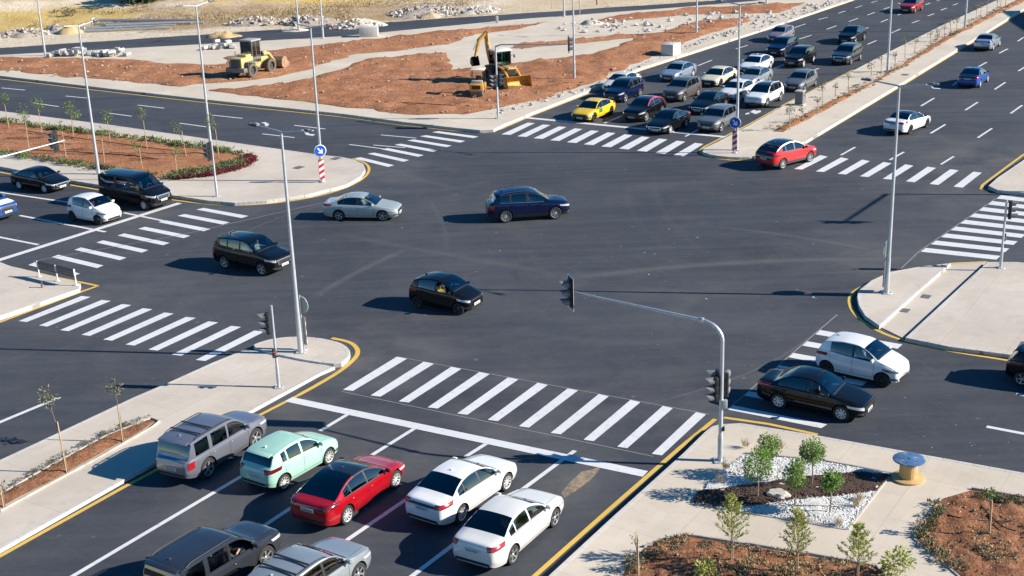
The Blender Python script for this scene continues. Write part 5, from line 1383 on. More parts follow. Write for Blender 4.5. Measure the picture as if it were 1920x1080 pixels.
# ---- traffic signals
M_VISOR = plain('grey_visor', (.17, .17, .175), .42, .1, .15)
M_RLENS = plain('dim_red_lens', (.25, .02, .02), .15)
M_ALENS = plain('dim_amber_lens', (.22, .11, .02), .15)
M_GLENS = plain('dim_green_lens', (.02, .12, .08), .15)
M_REDLIT = NT('lit_red_lens'); M_REDLIT.P(Base_Color=(.6, .02, .02)); M_REDLIT.b.inputs['Emission Color'].default_value = (1, .05, .03, 1); M_REDLIT.b.inputs['Emission Strength'].default_value = 1.2; M_REDLIT = M_REDLIT.m
def signal_head(parent, c, face, n=3, s=1.0, plate=False, lit=None, mat=None):
    """stack of n lamps with hoods, looking along face (radians)"""
    hh = .31*s
    root = MB(); rot = Matrix.Rotation(face, 3, 'Z')
    c = Vector(c)
    for i in range(n): root.rbox(c+Vector((0, 0, (i-(n-1)/2)*hh)), (.14*s, .30*s, hh*.98), .03, rot=rot)
    hd = root.build('signal_head', mat or M_BLACK, parent)
    if plate:
        m = MB(); m.rbox(c+rot @ Vector((-.02, 0, 0)), (.02, .60*s, hh*n+.26), .006, rot=rot, seg=1); m.build('backing_board', M_BLACK, hd)
        w = MB()
        for dy, dz, sy, sz in ((.285*s, 0, .03, hh*n+.22), (-.285*s, 0, .03, hh*n+.22), (0, (hh*n+.22)/2, .6*s, .03), (0, -(hh*n+.22)/2, .6*s, .03)):
            w.box(c+rot @ Vector((-.008, dy, dz)), (.008, sy, sz), rot=rot)
        w.build('board_border', M_WHITEP, hd)
    for i in range(n):
        zc = ((n-1)/2-i)*hh
        v = MB(); ro, k = .135*s, 14; vs = []
        for j in range(k+1):
            a = R(-35)+(R(250))*j/k
            ln = .32*s*(.55+.45*max(0, math.sin(a)))
            for rr in (ro, ro*.93):
                for x in (.07*s, .07*s+ln): vs.append(c+rot @ Vector((x, rr*math.cos(a), zc+rr*math.sin(a))))
        fs = []
        for j in range(k):
            o, p = 4*j, 4*j+4
            fs += [(o, o+1, p+1, p), (o+2, p+2, p+3, o+3), (o+1, o+3, p+3, p+1)]
        v.add(vs, fs, 0, True); v.build('visor', M_VISOR, hd, 40)
        L_ = MB(); L_.lathe([(.001, .085*s), (.07*s, .08*s), (.105*s, .065*s)], 16, axis='X')
        vv = [c+rot @ (Vector(q)+Vector((0, 0, zc))) for q in L_.v]; L_.v = [tuple(q) for q in vv]
        L_.build('lens', (M_REDLIT if lit == i else [M_RLENS, M_ALENS, M_GLENS][i if n == 3 else (0, 2)[i]]), hd)
    return hd
def sig_pole(px, label, z, h, name='traffic_signal', r=.055, group='traffic signals at the junction'):
    b = G(*px, z); root = tag(empty(name, b), label, 'traffic signal', group)
    m = MB(); m.tube([(0, 0, 0), (0, 0, .9), (0, 0, .95), (0, 0, h)], [r*1.25, r*1.25, r, r*.9], 10); m.build('pole', M_STEEL, root, 40)
    m = MB(); m.rbox((0, 0, .015), (r*6, r*6, .03), .008, seg=1)
    for s in (-1, 1):
        for t in (-1, 1): m.tube([(r*2.2*s, r*2.2*t, .02), (r*2.2*s, r*2.2*t, .08)], .014, 6)
    m.build('base_plate', M_STEEL, root)
    return root, b
def zat(b, px, py): return HT(b, px, py)-b.z
aA, aB = ang(DA), ang(DB)
# mast at the near right corner with the long curved arm
root, b = sig_pole((1350, 864), 'tall curved signal mast in the stone garden corner, its arm hanging over the junction', ZB, zat(G(1350, 864, ZB), 1348, 640), r=.075)
h = zat(b, 1348, 640)
AD = -DB
def arm_len(x, dz):
    return min((i*.05 for i in range(60, 180)), key=lambda l: abs(proj(b+AD*l+Vector((0, 0, h+.62+dz)))[0]-x))
Larm = arm_len(1079, .2)
pts = [(0, 0, h)]
for k in range(1, 9):
    a = PI/2*k/8; pts.append(AD*(.75*(1-math.cos(a)))+Vector((0, 0, h+.62*math.sin(a))))
e0 = Vector(pts[-1]); e1 = e0+AD*(Larm-.75)+Vector((0, 0, .20))
m = MB(); m.tube(pts+[e1], [.07]*6+[.06]*3+[.035], 10); m.build('arm', M_STEEL, root)
m = MB(); m.lathe([(.06, -.05), (.095, -.05), (.095, .05), (.06, .05)], 12, axis='X'); rr = Matrix.Rotation(ang(AD), 3, 'Z'); m.v = [tuple(rr @ Vector(v)+e0) for v in m.v]; m.build('arm_flange', M_STEEL, root)
signal_head(root, e1+Vector((-.16, -.03, .0)), R(196), 3, 1.05, True)
zc = zat(b, 1340, 727)
signal_head(root, Vector((-.21, -.06, zc)), R(192), 3, .95, False)
signal_head(root, Vector((-.10, .24, zc+.12)), R(176), 3, .95, False); signal_head(root, Vector((.12, .14, zc+.06)), R(62), 3, .95)
m = MB(); m.rbox((.12, -.03, zat(b, 1357, 757)), (.16, .14, .30), .02); m.build('push_button_box', M_STEEL, root)
m = MB(); m.rbox((.09, -.05, zat(b, 1355, 803)), (.07, .09, .16), .015); m.build('control_box', M_BLACK, root)
# pedestrian and side signal on the long median
root, b = sig_pole((523, 726), 'signal post on the long median, with a lit red pedestrian lamp', .12, zat(G(523, 726, .12), 512, 572))
signal_head(root, Vector((0, 0, zat(b, 507, 606)))-Vector((.20, .02, 0)), R(190), 3, .95)
signal_head(root, Vector((0, 0, zat(b, 516, 660)))-Vector((.02, .16, 0)), R(-60), 2, .6, lit=0)
# right island
root, b = sig_pole((1876, 502), 'signal post with a right facing head on the right island', .17, zat(G(1876, 502, .17), 1884, 374))
signal_head(root, Vector((0, 0, zat(b, 1889, 394)))+Vector((.20, 0, 0)), R(-12), 3, .95)
signal_head(root, Vector((0, 0, zat(b, 1882, 447)))+Vector((.08, .12, 0)), R(57), 2, .6)
# far corner mast by the taxi
root, b = sig_pole((934, 222), 'signal mast with a straight arm at the far corner, in front of the backhoe', ZB, zat(G(934, 222, ZB), 928, 86), r=.07)
h = zat(b, 928, 86); e1 = DB*6.1+Vector((0, 0, h+.45))
m = MB(); m.tube([(0, 0, h-.05), DB*.5+Vector((0, 0, h+.12)), e1], [.06, .055, .035], 9); m.build('arm', M_STEEL, root)
signal_head(root, e1+Vector((.15, 0, 0)), R(2), 3, 1.05, True)
zc = zat(b, 929, 151)
signal_head(root, Vector((-.20, -.05, zc)), R(200), 3, .95)
signal_head(root, Vector((.22, -.03, zc+.05)), R(-20), 3, .95)
# pole at the tip of the planted island
root, b = sig_pole((407, 368), 'signal pole with a dark head at the red flowered tip of the planted island', ZB, zat(G(407, 368, ZB), 395, 265), r=.06)
signal_head(root, Vector((0, 0, zat(b, 396, 284)))+Vector((-.22, .04, 0)), R(165), 3, .95, True)
# mast from the left, only its arm reaches the picture
e1 = G(121, 265, 5.3); base = e1-DA*7.2; 
root = tag(empty('traffic_signal', (base.x, base.y, ZB)), 'signal arm reaching into the photo from the left, over the dark sedan', 'traffic signal', 'traffic signals at the junction')
m = MB(); m.tube([(0, 0, 0), (0, 0, 4.6)], [.09, .075], 10); m.build('pole', M_STEEL, root)
m = MB(); pts = [Vector((0, 0, 4.6))]+[DA*(.7*(1-math.cos(PI/2*k/6)))+Vector((0, 0, 4.6+.5*math.sin(PI/2*k/6))) for k in range(1, 7)]+[DA*7.2+Vector((0, 0, 5.15))]
m.tube(pts, [.075]*5+[.06]*2+[.035], 10); m.build('arm', M_STEEL, root)
signal_head(root, DA*6.75+Vector((-.15, 0, 5.2)), R(170), 3, 1.0, True)
# mast outside the right edge whose shadow falls on the junction
sd = Vector((math.cos(SH_AZ), math.sin(SH_AZ), 0))
bb = G(1672, 364)-sd*(7.0/math.tan(SUN_EL))
root = tag(empty('traffic_signal', (bb.x, bb.y, ZB)), 'signal mast outside the right photo edge, seen by its shadow', 'traffic signal', 'traffic signals at the junction')
m = MB(); m.tube([(0, 0, 0), (0, 0, 7.0)], [.10, .075], 10); m.build('pole', M_STEEL, root)
m = MB(); e1 = -DA*6.4+Vector((0, 0, 7.1)); m.tube([(0, 0, 6.95), e1], [.08, .06], 10); m.build('arm', M_STEEL, root)
signal_head(root, e1, aA+PI, 3, 1.15, True)

# ---- small things
def cable_spool():
    b = G(1702, 897, ZB); root = tag(empty('cable_spool', b), 'wooden cable spool standing on its flange, with a scuffed blue top', 'cable spool')
    k = NT('scuffed_blue_paint'); p = k.coord('Object'); n = k.noise(p, 4, 6, .75, .6)
    k.P(Base_Color=k.mix(k.ramp(n, .52, .62), (.05, .125, .26), (.24, .28, .31)), Roughness=.6)
    wd = NT('spool_plywood'); p = wd.coord('Object'); n = wd.noise(p, 5, 5, .7)
    wd.P(Base_Color=wd.mix(wd.ramp(n, .35, .65), (.46, .29, .11), (.54, .36, .16)), Roughness=.7)
    m = MB(); m.lathe([(.001, .0), (.52, 0), (.53, .02), (.53, .055), (.51, .065), (.001, .065)], 40); m.build('lower_flange', wd.m, root, 40)
    m = MB()
    for i in range(22):
        a = 2*PI*i/22; rot = Matrix.Rotation(a, 3, 'Z'); m.rbox(rot @ Vector((.27, 0, .37)), (.03, .076, .62), .006, rot=rot, seg=1)
    m.build('drum', wd.m, root)
    m = MB(); m.lathe([(.001, .672), (.50, .672), (.52, .68), (.52, .715), (.50, .725), (.001, .726)], 40); t = m.build('top_flange', k.m, root, 40)
    m = MB(); m.lathe([(.001, .729), (.045, .729), (.045, .72)], 14)
    for i in range(6):
        a = 2*PI*i/6; m.lathe([(.001, .737), (.016, .737), (.016, .72)], 8, c=(.30*math.cos(a), .30*math.sin(a), 0))
    m.build('bolt', M_BLACK, t)
cable_spool()
def rock(px, sx, sy, sz, label):
    b = G(*px, ZB+.06); bm = bmesh.new(); bmesh.ops.create_icosphere(bm, subdivisions=4, radius=1)
    for v in bm.verts:
        n = noise.fractal(v.co*1.3+Vector((3, 1, 2)), 1, 2, 4)*.28; c = v.co*(1+n); c.z = min(c.z, .62+.08*c.x)
        v.co = Vector((c.x*sx, c.y*sy, c.z*sz))
    me = bpy.data.meshes.new('boulder'); bm.to_mesh(me); bm.free(); me.materials.append(plain('pale_limestone', (.47, .43, .37), .9, 0, .25, 5, .5))
    o = bpy.data.objects.new('boulder', me); o.location = b; o.rotation_euler = (0, 0, R(-15)); link(o); tag(o, label, 'boulder')
rock((1460, 929), .34, .24, .24, 'pale flat topped boulder on the dark mulch')
M_CONC = paving_mat('cast_concrete', (.42, .41, .39), (.52, .51, .49), tile=3.0, joint=.02)
def block(px, size, rz, label, group='concrete blocks on the building site', z=ZB):
    b = G(*px, z); root = tag(empty('concrete_block', b, rz), label, 'concrete block', group)
    m = MB(); m.rbox((0, 0, size[2]/2), size, .03); m.build('body', M_CONC, root)
    m = MB()
    for s in (-1, 1): m.tube([(s*size[0]*.28, -.12, size[2]-.01), (s*size[0]*.28, -.08, size[2]+.07), (s*size[0]*.28, .08, size[2]+.07), (s*size[0]*.28, .12, size[2]-.01)], .015, 6)
    m.build('lifting_loop', M_DKSTEEL, root)
block((1258, 102), (1.7, 1.25, 1.05), R(57), 'grey concrete cube on the kerb of the wide road')
block((692, 68), (2.0, 1.2, 1.05), R(0), 'weathered concrete block on the near edge of the back road')
block((932, 43), (.3, .3, .75), 0, 'small white bollard block by the back road')
def kerb_pile(px, n, label, spread):
    b = G(*px, ZB+.05); m = None
    root = tag(empty('kerbstone_pile', b), label, 'kerbstone pile', 'heaps of kerbstones on the building site')
    for i in range(n):
        m = MB(); x = random.uniform(-1, 1)*spread; y = random.uniform(-.7, .7); zl = random.choice((0, 0, .28, .5)) if abs(x) < spread*.7 else 0
        rot = Matrix.Rotation(random.uniform(0, 3.1), 3, 'Z') @ Matrix.Rotation(random.uniform(-.25, .25), 3, 'X')
        m.rbox((x, y, .16+zl), (random.uniform(.6, 1.0), random.uniform(.25, .5), .30), .02, rot=rot, seg=1); m.build('kerbstone', M_CONC, root)
kerb_pile((140, 103), 26, 'long heap of grey kerbstones at the left edge of the red soil', 2.3)
kerb_pile((212, 104), 14, 'shorter heap of kerbstones and a pallet behind the left saplings', 1.7)
kerb_pile((412, 90), 14, 'small heap of kerbstones left of the wheel loader', 1.5)
# steel poles stacked beyond the back road
SP = [((92, 63), (320, 55), .11), ((150, 56), (300, 50), .10), ((176, 44), (372, 45), .13), ((180, 47), (360, 47), .10), ((160, 58), (330, 52), .09), ((200, 54), (345, 50), .12), ((240, 49), (382, 46), .10), ((215, 45), (330, 43), .10)]
for i, (a, b, r) in enumerate(SP):
    pa, pb = GT(*a), GT(*b); root = empty('steel_pole', (0, 0, 0)); n = 8
    zl = .14+.12*(i % 3)
    pts = [pa.lerp(pb, k/n) for k in range(n+1)]; zz_ = max(p.z for p in pts)+zl
    tag(root, ['long grey steel pole lying in front of the pole stack', 'steel pole lying under the white lamp head', 'thick dark ended steel pole on top of the stack', 'steel pole second from the top of the stack', 'pale thin steel pole near the ground', 'thick steel pole in the middle of the stack', 'steel pole reaching farthest right', 'short steel pole at the back of the stack'][i], 'steel pole', 'steel poles stacked on the verge')
    pa = Vector((pa.x, pa.y, zz_)); pb = Vector((pb.x, pb.y, zz_+.05))
    m = MB(); m.tube([pa, pb], [r*1.5, r], 9); m.build('shaft', M_STEEL, root)
    d = (pb-pa).normalized(); m = MB(); rot = d.to_track_quat('X', 'Z').to_matrix(); m.rbox(pa, (.05, r*5, r*5), .01, rot=rot, seg=1); m.build('flange', M_DKSTEEL if i % 2 else M_STEEL, root)
# grey bin on the far median
b = G(1500, 196, ZB); root = tag(empty('litter_bin', b, R(57)), 'grey concrete box with a pale side panel on the far median', 'litter bin')
m = MB(); m.rbox((0, 0, .55), (.62, .62, .95), .03); m.build('bin_body', plain('dark_grey_concrete', (.16, .16, .155), .85, 0, .2), root)
m = MB(); m.rbox((0, 0, 1.05), (.70, .70, .07), .02); m.build('lid', M_CONC, root)
m = MB(); m.rbox((0, .325, .5), (.55, .02, .7), .006, seg=1); m.build('side_panel', M_WHITEP, root)
m = MB(); m.rbox((0, 0, .04), (.8, .8, .08), .02); m.build('plinth', M_CONC, root)
# low rail with two slatted panels on the left corner
root = tag(empty('guard_rail', G(110, 520, ZB)), 'low guard rail with two dark panels on white posts at the left corner', 'guard rail')
pa, pb = G(74, 519, ZB), G(143, 535, ZB); o = G(110, 520, ZB)
for k in range(3):
    p = pa.lerp(pb, k/2)-o; m = MB(); m.rbox((p.x, p.y, .42), (.05, .06, .86), .012, rz=ang(pb-pa)); m.rbox((p.x, p.y, .02), (.2, .2, .04), .01, seg=1)
    m.rbox((p.x, p.y-.05, .70), (.04, .07, .30), .012, rz=ang(pb-pa)); m.build('post', plain('white_post_paint', (.66, .66, .65), .5), root)
for k in range(2):
    p = pa.lerp(pb, k/2+.25)-o; L_ = (pb-pa).length/2-.12
    m = MB()
    for j in range(4): m.rbox((p.x, p.y, .46+.115*j), (L_+.1, .04, .105), .012, rz=ang(pb-pa), seg=1)
    m.build('panel', plain('dark_slats', (.075, .085, .08), .6), root)
root = tag(empty('stub_post', G(79, 539, ZB)), 'short rusty stub post in front of the guard rail', 'post')
m = MB(); m.tube([(0, 0, 0), (0, 0, .30)], .045, 8); m.build('shaft', plain('rusty_steel', (.13, .08, .055), .8), root)
m = MB(); m.rbox((0, 0, .31), (.11, .11, .025), .006, seg=1); m.build('cap', M_DKSTEEL, root)
def manhole(px, z, w, label):
    b = G(*px, z); root = tag(empty('manhole_cover', b, R(57)), label, 'manhole cover', 'manhole covers in the paving')
    m = MB(); m.rbox((0, 0, .004), (w, w*.8, .008), .003, seg=1); m.build('frame', M_DKSTEEL, root)
    m = MB(); m.rbox((0, 0, .009), (w*.86, w*.66, .008), .003, seg=1); m.build('lid', plain('cast_iron', (.12, .12, .12), .7), root)
manhole((560, 314), ZB, .7, 'manhole cover beside the lamp on the planted island nose')
manhole((630, 297), ZB, .7, 'manhole cover at the upper kerb of the planted island nose')
manhole((1736, 556), .03, .5, 'upper dark cover in the right island crossing path')
manhole((1696, 582), .03, .5, 'lower dark cover in the right island crossing path')
manhole((1697, 140), ZB, .7, 'manhole cover on the far median paving beyond the bin')
# black irrigation hose lying on beds
def hose(px, z, label, r=.018):
    pts = chaikin([G(x, y, z) for x, y in px], 3, False); m = MB(); m.tube(pts, r, 6)
    tag(m.build('irrigation_hose', M_BLACK), label, 'hose', 'irrigation hoses')
hose([(0, 238), (80, 250), (170, 262), (280, 277), (360, 286)], ZB+.16, 'black hose along the upper edge of the planted island', .03)
hose([(10, 277), (120, 284), (240, 290), (330, 303)], ZB+.15, 'black hose through the middle of the planted island', .03)
hose([(1826, 933), (1850, 960), (1880, 990), (1925, 1000)], ZB+.10, 'black hose curving through the right soil bed')
hose([(1760, 960), (1800, 972), (1860, 978), (1925, 975)], ZB+.10, 'black hose across the upper right soil bed')
hose([(1290, 1045), (1360, 1062), (1400, 1078), (1470, 1082)], ZB+.10, 'black hose in the front soil bed')
hose([(1390, 920), (1430, 932), (1470, 947), (1540, 948), (1600, 952)], ZB+.08, 'thin black hose across the stone garden', .012)
hose([(1120, 152), (1060, 156), (1010, 150), (960, 160)], ZB+.18, 'thin dark cable on the red soil behind the taxi', .03)
hose([(690, 190), (760, 192), (850, 198), (905, 197)], ZB+.18, 'thin dark cable on the red soil beside the small roller', .03)

# building outside the frame whose shadow reaches the top right corner
c0 = G(1868, 24)-sd*(12/math.tan(SUN_EL))
e1 = (G(1925, 62)-G(1868, 24)).normalized(); e2 = -sd
root = tag(empty('building', (c0.x, c0.y, 0)), 'plain block outside the photo that shades the top right corner', 'building')
fp = ccw([Vector((0, 0)), (e1*16).xy, (e1*16+e2*14).xy, (e2*14).xy])
m = MB(); m.prism(fp, 0, 11.8); m.build('wall', M_CONC, root)
m = MB(); m.prism(fp, 11.8, 12); m.build('roof', M_CONC, root)

# ================================================================== machines
M_YELB = plain('worn_yellow_steel', (.58, .29, .045), .6, .1, .3, 3)
M_YEL = paint('machine_yellow', (.57, .28, .04), 0, .5, .5)
M_YEL2 = paint('loader_yellow', (.50, .37, .13), 0, .55, .7)
M_MGREY = plain('machine_grey', (.13, .13, .13), .6, .1, .2)
M_RUST = plain('worn_bucket_steel', (.30, .19, .12), .75, .2, .3, 3)
M_DUSTT = plain('dusty_tyre', (.12, .095, .075), .95, 0, .3, 8)
def mwheel(parent, c, r, w, rimmat):
    """big lugged tyre on a dished rim; axis y, outer face at +/-y"""
    s = 1 if c[1] > 0 else -1
    t = MB(); hw = w/2; rr = r*.55
    t.lathe([(rr, -hw*.8), (rr*1.1, -hw), (r*.88, -hw), (r*.96, -hw*.7), (r*.96, hw*.7), (r*.88, hw), (rr*1.1, hw), (rr, hw*.8)], 26, axis='Y')
    for i in range(20):
        a = 2*PI*i/20
        for sd_ in (-1, 1):
            rot = Matrix.Rotation(-a, 3, 'Y') @ Matrix.Rotation(R(30)*sd_, 3, 'X')
            t.box(Matrix.Rotation(-a-(.08 if sd_ > 0 else -.08), 3, 'Y') @ Vector((r*.97, sd_*hw*.5, 0)), (r*.09, hw*.95, r*.09), rot=rot)
    hub = MB(); hub.lathe([(.001, s*hw*.35), (rr*.45, s*hw*.35), (rr*.5, s*hw*.2), (rr*.95, s*hw*.3), (rr, s*hw*.75)], 22, axis='Y')
    wh = hub.build('wheel', rimmat, parent, 40, loc=c); t.build('tyre', M_DUSTT, wh)
def cab(parent, c, d, mats, glass=GL_CLEAR):
    """framed cab: posts, roof, glass"""
    x, y, z = d; m = MB()
    for sx in (-1, 1):
        for sy in (-1, 1): m.rbox((c[0]+sx*(x/2-.05), c[1]+sy*(y/2-.05), c[2]+z/2), (.09, .09, z), .02, seg=1)
    for sy in (-1, 1): m.rbox((c[0], c[1]+sy*(y/2-.05), c[2]+z/2), (.06, .06, z), .015, seg=1)
    m.rbox((c[0], c[1], c[2]+.12), (x, y, .25), .03, seg=1)
    m.build('cab', mats[0], parent)
    m = MB(); m.rbox((c[0], c[1], c[2]+z+.07), (x+.2, y+.12, .15), .05); m.build('cab_roof', mats[1], parent)
    m = MB()
    for sx in (-1, 1): m.box((c[0]+sx*(x/2-.05), c[1], c[2]+z*.6), (.012, y-.16, z*.72))
    for sy in (-1, 1): m.box((c[0], c[1]+sy*(y/2-.05), c[2]+z*.6), (x-.16, .012, z*.72))
    m.build('cab_glass', glass, parent)
    m = MB(); m.rbox((c[0]-.1, c[1], c[2]+.55), (.5, .5, .12), .04); m.rbox((c[0]-.33, c[1], c[2]+.85), (.12, .5, .6), .04); m.build('seat', M_TRIM, parent)
def wheel_loader():
    a, b = G(475, 146, .2), G(508, 137, .2); d = b-a; hd = ang(d); wb = 2.75; left = Vector((-math.sin(hd), math.cos(hd), 0))
    c = (a+b)/2+left*.95
    root = tag(empty('wheel_loader', (c.x, c.y, .24), hd), 'yellow wheel loader with a raised rusty bucket on the red soil', 'wheel loader')
    r = .66
    for x in (-wb/2, wb/2):
        for s in (-1, 1): mwheel(root, (x, s*.88, r), r, .48, M_YEL2)
    m = MB(); m.rbox((-1.55, 0, 1.35), (1.75, 1.35, 1.0), .10); m.rbox((-1.1, 0, 1.92), (.9, 1.1, .25), .06); m.build('engine_hood', M_YEL2, root)
    m = MB(); m.rbox((-2.43, 0, 1.32), (.06, 1.1, .78), .01, seg=1)
    for k in range(7): m.box((-2.47, 0, 1.02+.1*k), (.05, 1.0, .035), mi=1)
    m.build('rear_grille', [M_BLACK, M_MGREY], root)
    m = MB(); m.rbox((-2.35, 0, .78), (.55, 2.1, .42), .06); m.build('counterweight', M_MGREY, root)
    m = MB()
    for s in (-1, 1): m.rbox((-wb/2, s*.86, 1.42), (1.2, .52, .06), .02); m.rbox((-wb/2-.58, s*.86, 1.2), (.06, .52, .4), .02)
    m.build('mudguard', M_MGREY, root)
    cab(root, (-.15, 0, 1.45), (1.25, 1.35, 1.65), (M_MGREY, plain('dusty_cab_roof', (.30, .30, .29), .8)))
    m = MB(); m.rbox((.55, 0, .85), (1.2, .7, .5), .06); m.rbox((1.35, 0, 1.15), (1.2, .8, .75), .08); m.build('front_frame', M_YEL2, root)
    for s in (-1, 1):
        m = MB(); m.tube([(1.0, s*.46, 1.75), (1.75, s*.46, 1.7), (2.5, s*.46, .95), (2.75, s*.46, .6)], [.13, .16, .13, .10], 8); m.build('lift_arm', M_YEL2, root)
    m = MB(); m.tube([(1.0, 0, 1.55), (1.9, 0, 1.85), (2.6, 0, 1.2)], [.09, .12, .09], 8); m.tube([(1.0, .2, 1.2), (1.9, .2, 1.35)], .06, 8, mi=1); m.build('tilt_linkage', [M_YEL2, M_STEEL], root)
    # bucket: curved shell with side plates
    bk = MB(); n = 10; w = 1.25; pr = [(2.72+.46*(1-math.cos(R(20+150*k/n))) , .72-.62*math.sin(R(200*k/n-10))*.9+.35*(1-k/n)) for k in range(n+1)]
    pr = [(3.35, 1.25), (2.95, 1.22), (2.72, 1.0), (2.64, .7), (2.70, .38), (2.95, .16), (3.35, .10), (3.85, .14)]
    vs = [(x, -w, z) for x, z in pr]+[(x, w, z) for x, z in pr]; k = len(pr)
    inn = [(x+.05*(1 if i < 5 else .2), z+(.05 if i > 3 else -.02)) for i, (x, z) in enumerate(pr)]
    vs += [(x, -w+.03, z) for x, z in inn]+[(x, w-.03, z) for x, z in inn]
    fs = [(i, i+1, k+i+1, k+i) for i in range(k-1)]+[(2*k+i, 3*k+i, 3*k+i+1, 2*k+i+1) for i in range(k-1)]+[tuple(range(k)), tuple(range(2*k-1, k-1, -1)), tuple(range(3*k-1, 2*k-1, -1)), tuple(range(3*k, 4*k))]
    bk.add(vs, fs); bk.build('bucket', M_RUST, root, recalc=True)
    m = MB(); m.tube([(-1.9, .35, 1.8), (-1.9, .35, 2.35)], .05, 8); m.build('exhaust', M_MGREY, root)
    m = MB(); m.rbox((.5, -.72, 1.95), (.05, .22, .30), .02); m.rbox((.5, .72, 1.95), (.05, .22, .30), .02); m.build('mirror', M_BLACK, root)
    m = MB()
    for k in range(3): m.box((-.35, -.86, .55+.3*k), (.35, .12, .03))
    m.build('access_steps', M_MGREY, root)
wheel_loader()
def backhoe():
    a, b = G(928, 156, .2), G(966, 168, .2); hd = ang(b-a)
    c = a.lerp(b, .42)+Vector((.0, 1.0, 0))
    root = tag(empty('backhoe_loader', (c.x, c.y, .22), hd), 'yellow backhoe loader with its digger arm folded up behind the cab', 'backhoe loader')
    for s in (-1, 1): mwheel(root, (-.85, s*.82, .72), .72, .44, M_YEL); mwheel(root, (1.25, s*.80, .52), .52, .36, M_YEL)
    m = MB(); m.rbox((1.05, 0, 1.25), (1.35, .82, .72), .12); m.rbox((.3, 0, .85), (2.6, .8, .35), .05); m.build('bonnet', M_YEL, root)
    m = MB(); m.rbox((1.74, 0, 1.2), (.04, .66, .52), .01, seg=1); m.build('grille', M_BLACK, root)
    m = MB()
    for s in (-1, 1): m.rbox((-.75, s*.80, 1.48), (1.35, .46, .07), .03); m.rbox((-.1, s*.80, 1.25), (.07, .46, .5), .02)
    m.build('mudguard', M_BLACK, root)
    cab(root, (-.45, 0, 1.3), (1.35, 1.45, 1.45), (M_BLACK, plain('pale_cab_roof', (.58, .56, .50), .7)), glass_mat('green_cab_glass', (.40, .62, .55), .10))
    for s in (-1, 1):
        m = MB(); m.tube([(.25, s*.56, 1.55), (1.3, s*.58, 1.40), (2.0, s*.58, .85), (2.25, s*.58, .45)], [.10, .12, .10, .08], 8); m.build('loader_arm', M_YEL, root)
        m = MB(); m.tube([(.7, s*.56, .8), (1.5, s*.58, 1.15)], .05, 8); m.build('hydraulic_ram', M_STEEL, root)
    bk = MB(); w = 1.15
    pr = [(2.75, .95), (2.40, .92), (2.22, .70), (2.20, .40), (2.35, .12), (2.75, .04), (3.05, .06)]; k = len(pr)
    inn = [(x+.05, z+.04) for x, z in pr]
    vs = [(x, -w, z) for x, z in pr]+[(x, w, z) for x, z in pr]+[(x, -w+.03, z) for x, z in inn]+[(x, w-.03, z) for x, z in inn]
    bk.add(vs, [(i, i+1, k+i+1, k+i) for i in range(k-1)]+[(2*k+i, 3*k+i, 3*k+i+1, 2*k+i+1) for i in range(k-1)]+[tuple(range(k)), tuple(range(2*k-1, k-1, -1)), tuple(range(3*k-1, 2*k-1, -1)), tuple(range(3*k, 4*k))])
    for j in range(7): bk.box((3.1, -.9+.3*j, .05), (.18, .09, .05))
    bk.build('front_bucket', M_YELB, root)
    m = MB(); m.rbox((-1.75, 0, .95), (.35, 1.5, .75), .05)
    for s in (-1, 1): m.rbox((-1.75, s*.95, .45), (.2, .22, .85), .04)
    m.build('rear_frame', M_BLACK, root)
    bo = [(-1.95, 0, .95), (-2.35, -.1, 2.5), (-2.3, -.35, 4.0)]
    m = MB(); m.tube(bo, [.20, .25, .18], 8); m.build('boom', M_YELB, root)
    m = MB(); m.tube([(-2.25, -.25, 4.15), (-2.45, -.95, 3.5), (-2.5, -1.35, 2.1)], [.17, .18, .10], 8); m.build('dipper_arm', M_YELB, root)
    m = MB(); m.tube([(-2.0, 0, 1.9), (-2.1, -.3, 3.3)], .06, 8); m.tube([(-2.35, -.8, 3.9), (-2.5, -1.5, 2.7)], .05, 8); m.build('hydraulic_ram', M_STEEL, root)
    bk = MB(); pr = [(-2.45, 2.15), (-2.75, 1.95), (-2.8, 1.55), (-2.5, 1.3), (-2.15, 1.4)]; k = len(pr); w = .32
    bk.add([(x, -1.38-w, z) for x, z in pr]+[(x, -1.38+w, z) for x, z in pr], [(i, i+1, k+i+1, k+i) for i in range(k-1)]+[tuple(range(k)), tuple(range(2*k-1, k-1, -1))]); bk.build('digger_bucket', M_BLACK, root)
    m = MB()
    for s in (-1, 1): m.rbox((.35, s*.95, 2.3), (.04, .16, .26), .02); m.tube([(.25, s*.7, 2.35), (.35, s*.9, 2.4)], .015, 5)
    m.build('mirror', M_BLACK, root)
    m = MB()
    for s in (-1, 1): m.rbox((1.70, s*.30, 1.62), (.08, .16, .12), .03)
    m.build('work_lamp', M_HEAD, root)
backhoe()
